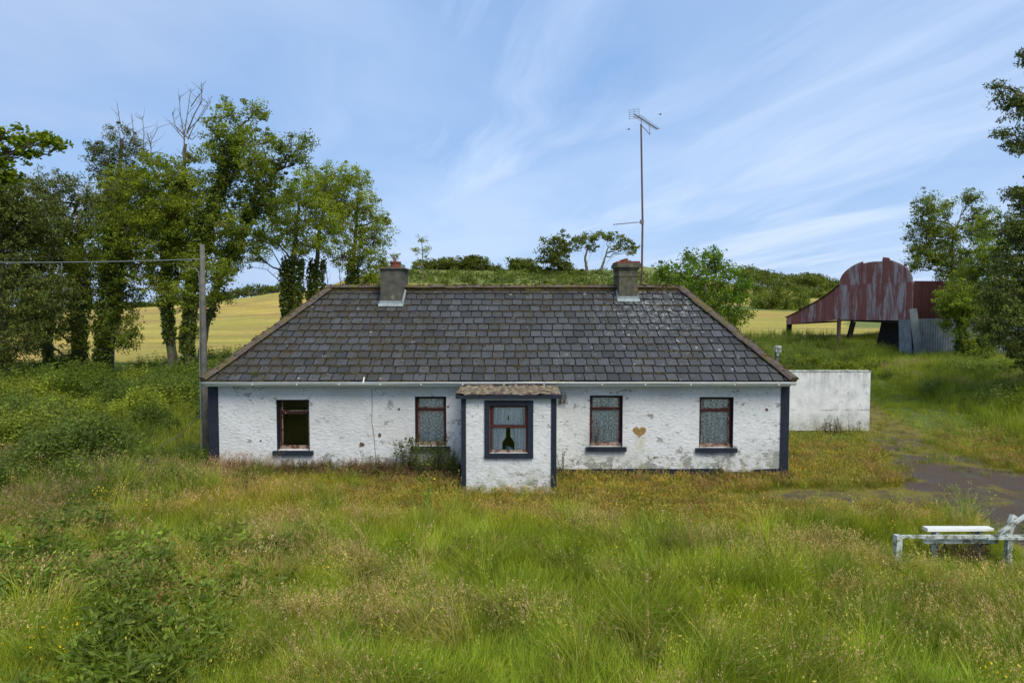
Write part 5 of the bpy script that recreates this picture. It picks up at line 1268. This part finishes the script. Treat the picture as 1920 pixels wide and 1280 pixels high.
    place('bank_grass', 'grass', x, y, (r < b) & (tm(x, y) < .3 + .5 * (fbm(x, y, 151) - .5)) & (x > 6.5), tall * .85 * (.6 + .8 * fbm(x * .6, y * .6, 153)), GREEN * 1.3 + (LIME * 1.4 - GREEN) * wild, 'long grass on the bank beside the drive', 'grass')
    x, y = spots(14000, 17, 60, 2.0); r = rng.random(len(x)); b = bank(x, y) * (x > 6.5)
    place('bank_seed_grass', 'seed', x, y, (r < b) & (fbm(x * .5, y * .5, 93) > .58), 1.0 * np.ones(len(x)), STRAW * .6 + GREEN * .5, 'pale seeding grass on the bank', 'grass')
    x, y = spots(16000, 20, 60, 2.0); r = rng.random(len(x)); wild = fbm(x * .35, y * .35, 95)
    place('bank_weeds', 'nettle', x, y, (x > 12) & (wild > .42) & (bank(x, y) + (y > 37) > .5), .40 + .55 * sstep(.45, .65, wild), NETTLE * 2 + (LIME - NETTLE) * .4 * wild[:, None], 'nettles and weeds around the barn and bank', 'weeds')
    # behind, left of trees
    x, y = spots(9000, 34, 50, 3.0); place('field_edge_grass', 'grass', x, y, (x < 12), np.where(y > 39, .55, 1.1), GREEN * 1.0 + LIME * .4 + 0 * x[:, None], 'rough grass along the field edge under the trees', 'grass')
    # wall foot weeds
    n = 1500; x = rng.uniform(HX0, HX1, n); y = HY0 - .1 - np.abs(rng.normal(0, .28, n)); k = (x < -1.2) | (x > 1.1); left = x < 0
    k &= (rng.random(n) < np.where(left, .7, .35))
    place('wall_foot_weeds', 'nettle', x, y, k, np.where(left, .38, .20) * (.7 + .7 * fbm(x * 1.3, y * 0, 97)), np.where((rng.random(n) < .8)[:, None], np.array((.135, .09, .075)), GREEN * .9), 'brown and green weeds along the cottage wall foot', 'weeds', .4)
    # buttercups
    cx = np.array([(235, 930), (225, 940), (250, 945), (385, 945), (395, 935), (130, 1200), (200, 1230), (940, 970), (1880, 1240), (1700, 1080), (700, 1050), (160, 820)]); xs = []; ys = []
    for px, py in cx:
        v = (640 - py) / 1280; tt = CZ / (math.sin(PITCH) - v * math.cos(PITCH)); X0 = (px - 960) / 1280 * tt; Y0 = tt * (math.cos(PITCH) + v * math.sin(PITCH))
        k = 9; xs += list(X0 + rng.normal(0, .3, k)); ys += list(Y0 - .5 + rng.normal(0, .3, k))
    a, b = spots(60, 7, 17); xs = np.array(xs + list(a)); ys = np.array(ys + list(b))
    place('buttercups', 'flower', xs, ys, tm(xs, ys) < .2, .85 * np.ones(len(xs)), np.ones((len(xs), 3)), 'scattered yellow buttercups in the long grass', 'flowers')
build_cover()

# individual plants ------------------------------------------------
def plant(label, px, py, Y, h, n, spread, leafL, leafW, pairs, col, name='weed_plant', cat='plant', z=None):
    b = at(px, py, Y); z0 = float(hgt(b[0], Y)) if z is None else z
    t = empty(name, (b[0], Y, z0), label, cat); st = MB(); lf = MB()
    for s in range(n):
        o = np.array((b[0] + random.gauss(0, spread), Y + random.gauss(0, spread * .4), z0 - .03)); hh = h * random.uniform(.55, 1.1)
        tip = o + np.array((random.gauss(0, .16) * hh, random.gauss(0, .08) * hh, hh)); tip[1] = min(tip[1], HY0 - .05) if o[1] < HY0 else tip[1]
        P = curve(o, tip, rng.normal(0, .05 * hh, 3) * (1, .3, 0), 6); st.tube(P, np.linspace(.009, .003, 6), 4)
        C = []; D = []; S = []
        for k in range(pairs):
            tt = (k + .5) / pairs * .95 + .05; p = P[min(5, int(tt * 5))] + (P[min(5, int(tt * 5) + 1)] - P[min(5, int(tt * 5))]) * (tt * 5 % 1); an = k * 2.0 + random.random()
            for q in (0, math.pi): dd = np.array((math.cos(an + q), math.sin(an + q), random.uniform(0, .8))); C.append(p + dd * leafL * .45); D.append(dd); S.append(random.uniform(.6, 1.2))
        S = np.array(S); lf.leaves(np.array(C), leafL * S, leafW * S, np.array(col), .5, D=np.array(D) * 1.5)
    so = st.build('stem', M['twig'], t)
    if n > 1: so['kind'] = 'stuff'; so.name = 'stems'
    lf.build('foliage', M['leaf'], t)
G1 = (.09, .14, .025)
plant('tall dense weed clump between the second window and the porch', 808, 880, 17.5, 1.0, 44, .24, .085, .028, 18, (.12, .18, .03))
plant('thin dark leafed sapling left of the second window', 762, 880, 17.65, 1.1, 14, .15, .10, .06, 11, (.075, .105, .028))
plant('narrow weed pressed against the left side of the porch', 848, 890, 17.2, .85, 22, .10, .08, .026, 14, (.12, .18, .03))
plant('slender brown stemmed weed with lime top in front of the porch', 800, 990, 14.3, 1.15, 2, .03, .13, .09, 7, (.15, .22, .02))
plant('small upright weed below the rightmost window', 1344, 885, 17.75, .55, 7, .05, .07, .03, 9, G1)
plant('wispy weeds under the window right of the porch', 1150, 885, 17.8, .40, 10, .25, .05, .02, 7, (.08, .11, .03))
plant('reddish wispy weeds at the wall below the plain wall between left windows', 640, 882, 17.7, .50, 16, .45, .045, .018, 8, (.12, .08, .04))
plant('climbing wall weed on the porch right corner', 1052, 880, 17.7, .9, 6, .06, .05, .025, 11, (.07, .08, .03))
plant('small weed at the foot of the porch front', 895, 915, 16.0, .28, 5, .05, .05, .02, 7, G1)
plant('brown dock clump at the foot of the white boundary wall', 1570, 800, 24.0, .65, 24, .35, .08, .03, 9, (.13, .085, .045))
plant('brown weeds growing through the white plank bench', 1800, 1020, 11.85, .52, 60, .38, .07, .03, 8, (.10, .07, .035))
plant('leafy lime weed standing in the left nettles', 275, 850, 17.5, 1.35, 5, .12, .16, .09, 8, (.13, .20, .02))
plant('hanging fern rooted under the gutter right of the porch', 1057, 745, 17.93, .32, 9, .05, .05, .02, 7, (.10, .13, .03), z=1.83)
plant('green weed rooted in the slates at the left eave corner', 476, 712, 17.8, .26, 7, .06, .05, .02, 6, (.14, .19, .03), z=2.53)
plant('trailing twigs in front of the window right of the porch', 1116, 840, 17.8, .65, 7, .05, .05, .02, 7, (.09, .08, .04), z=.8)
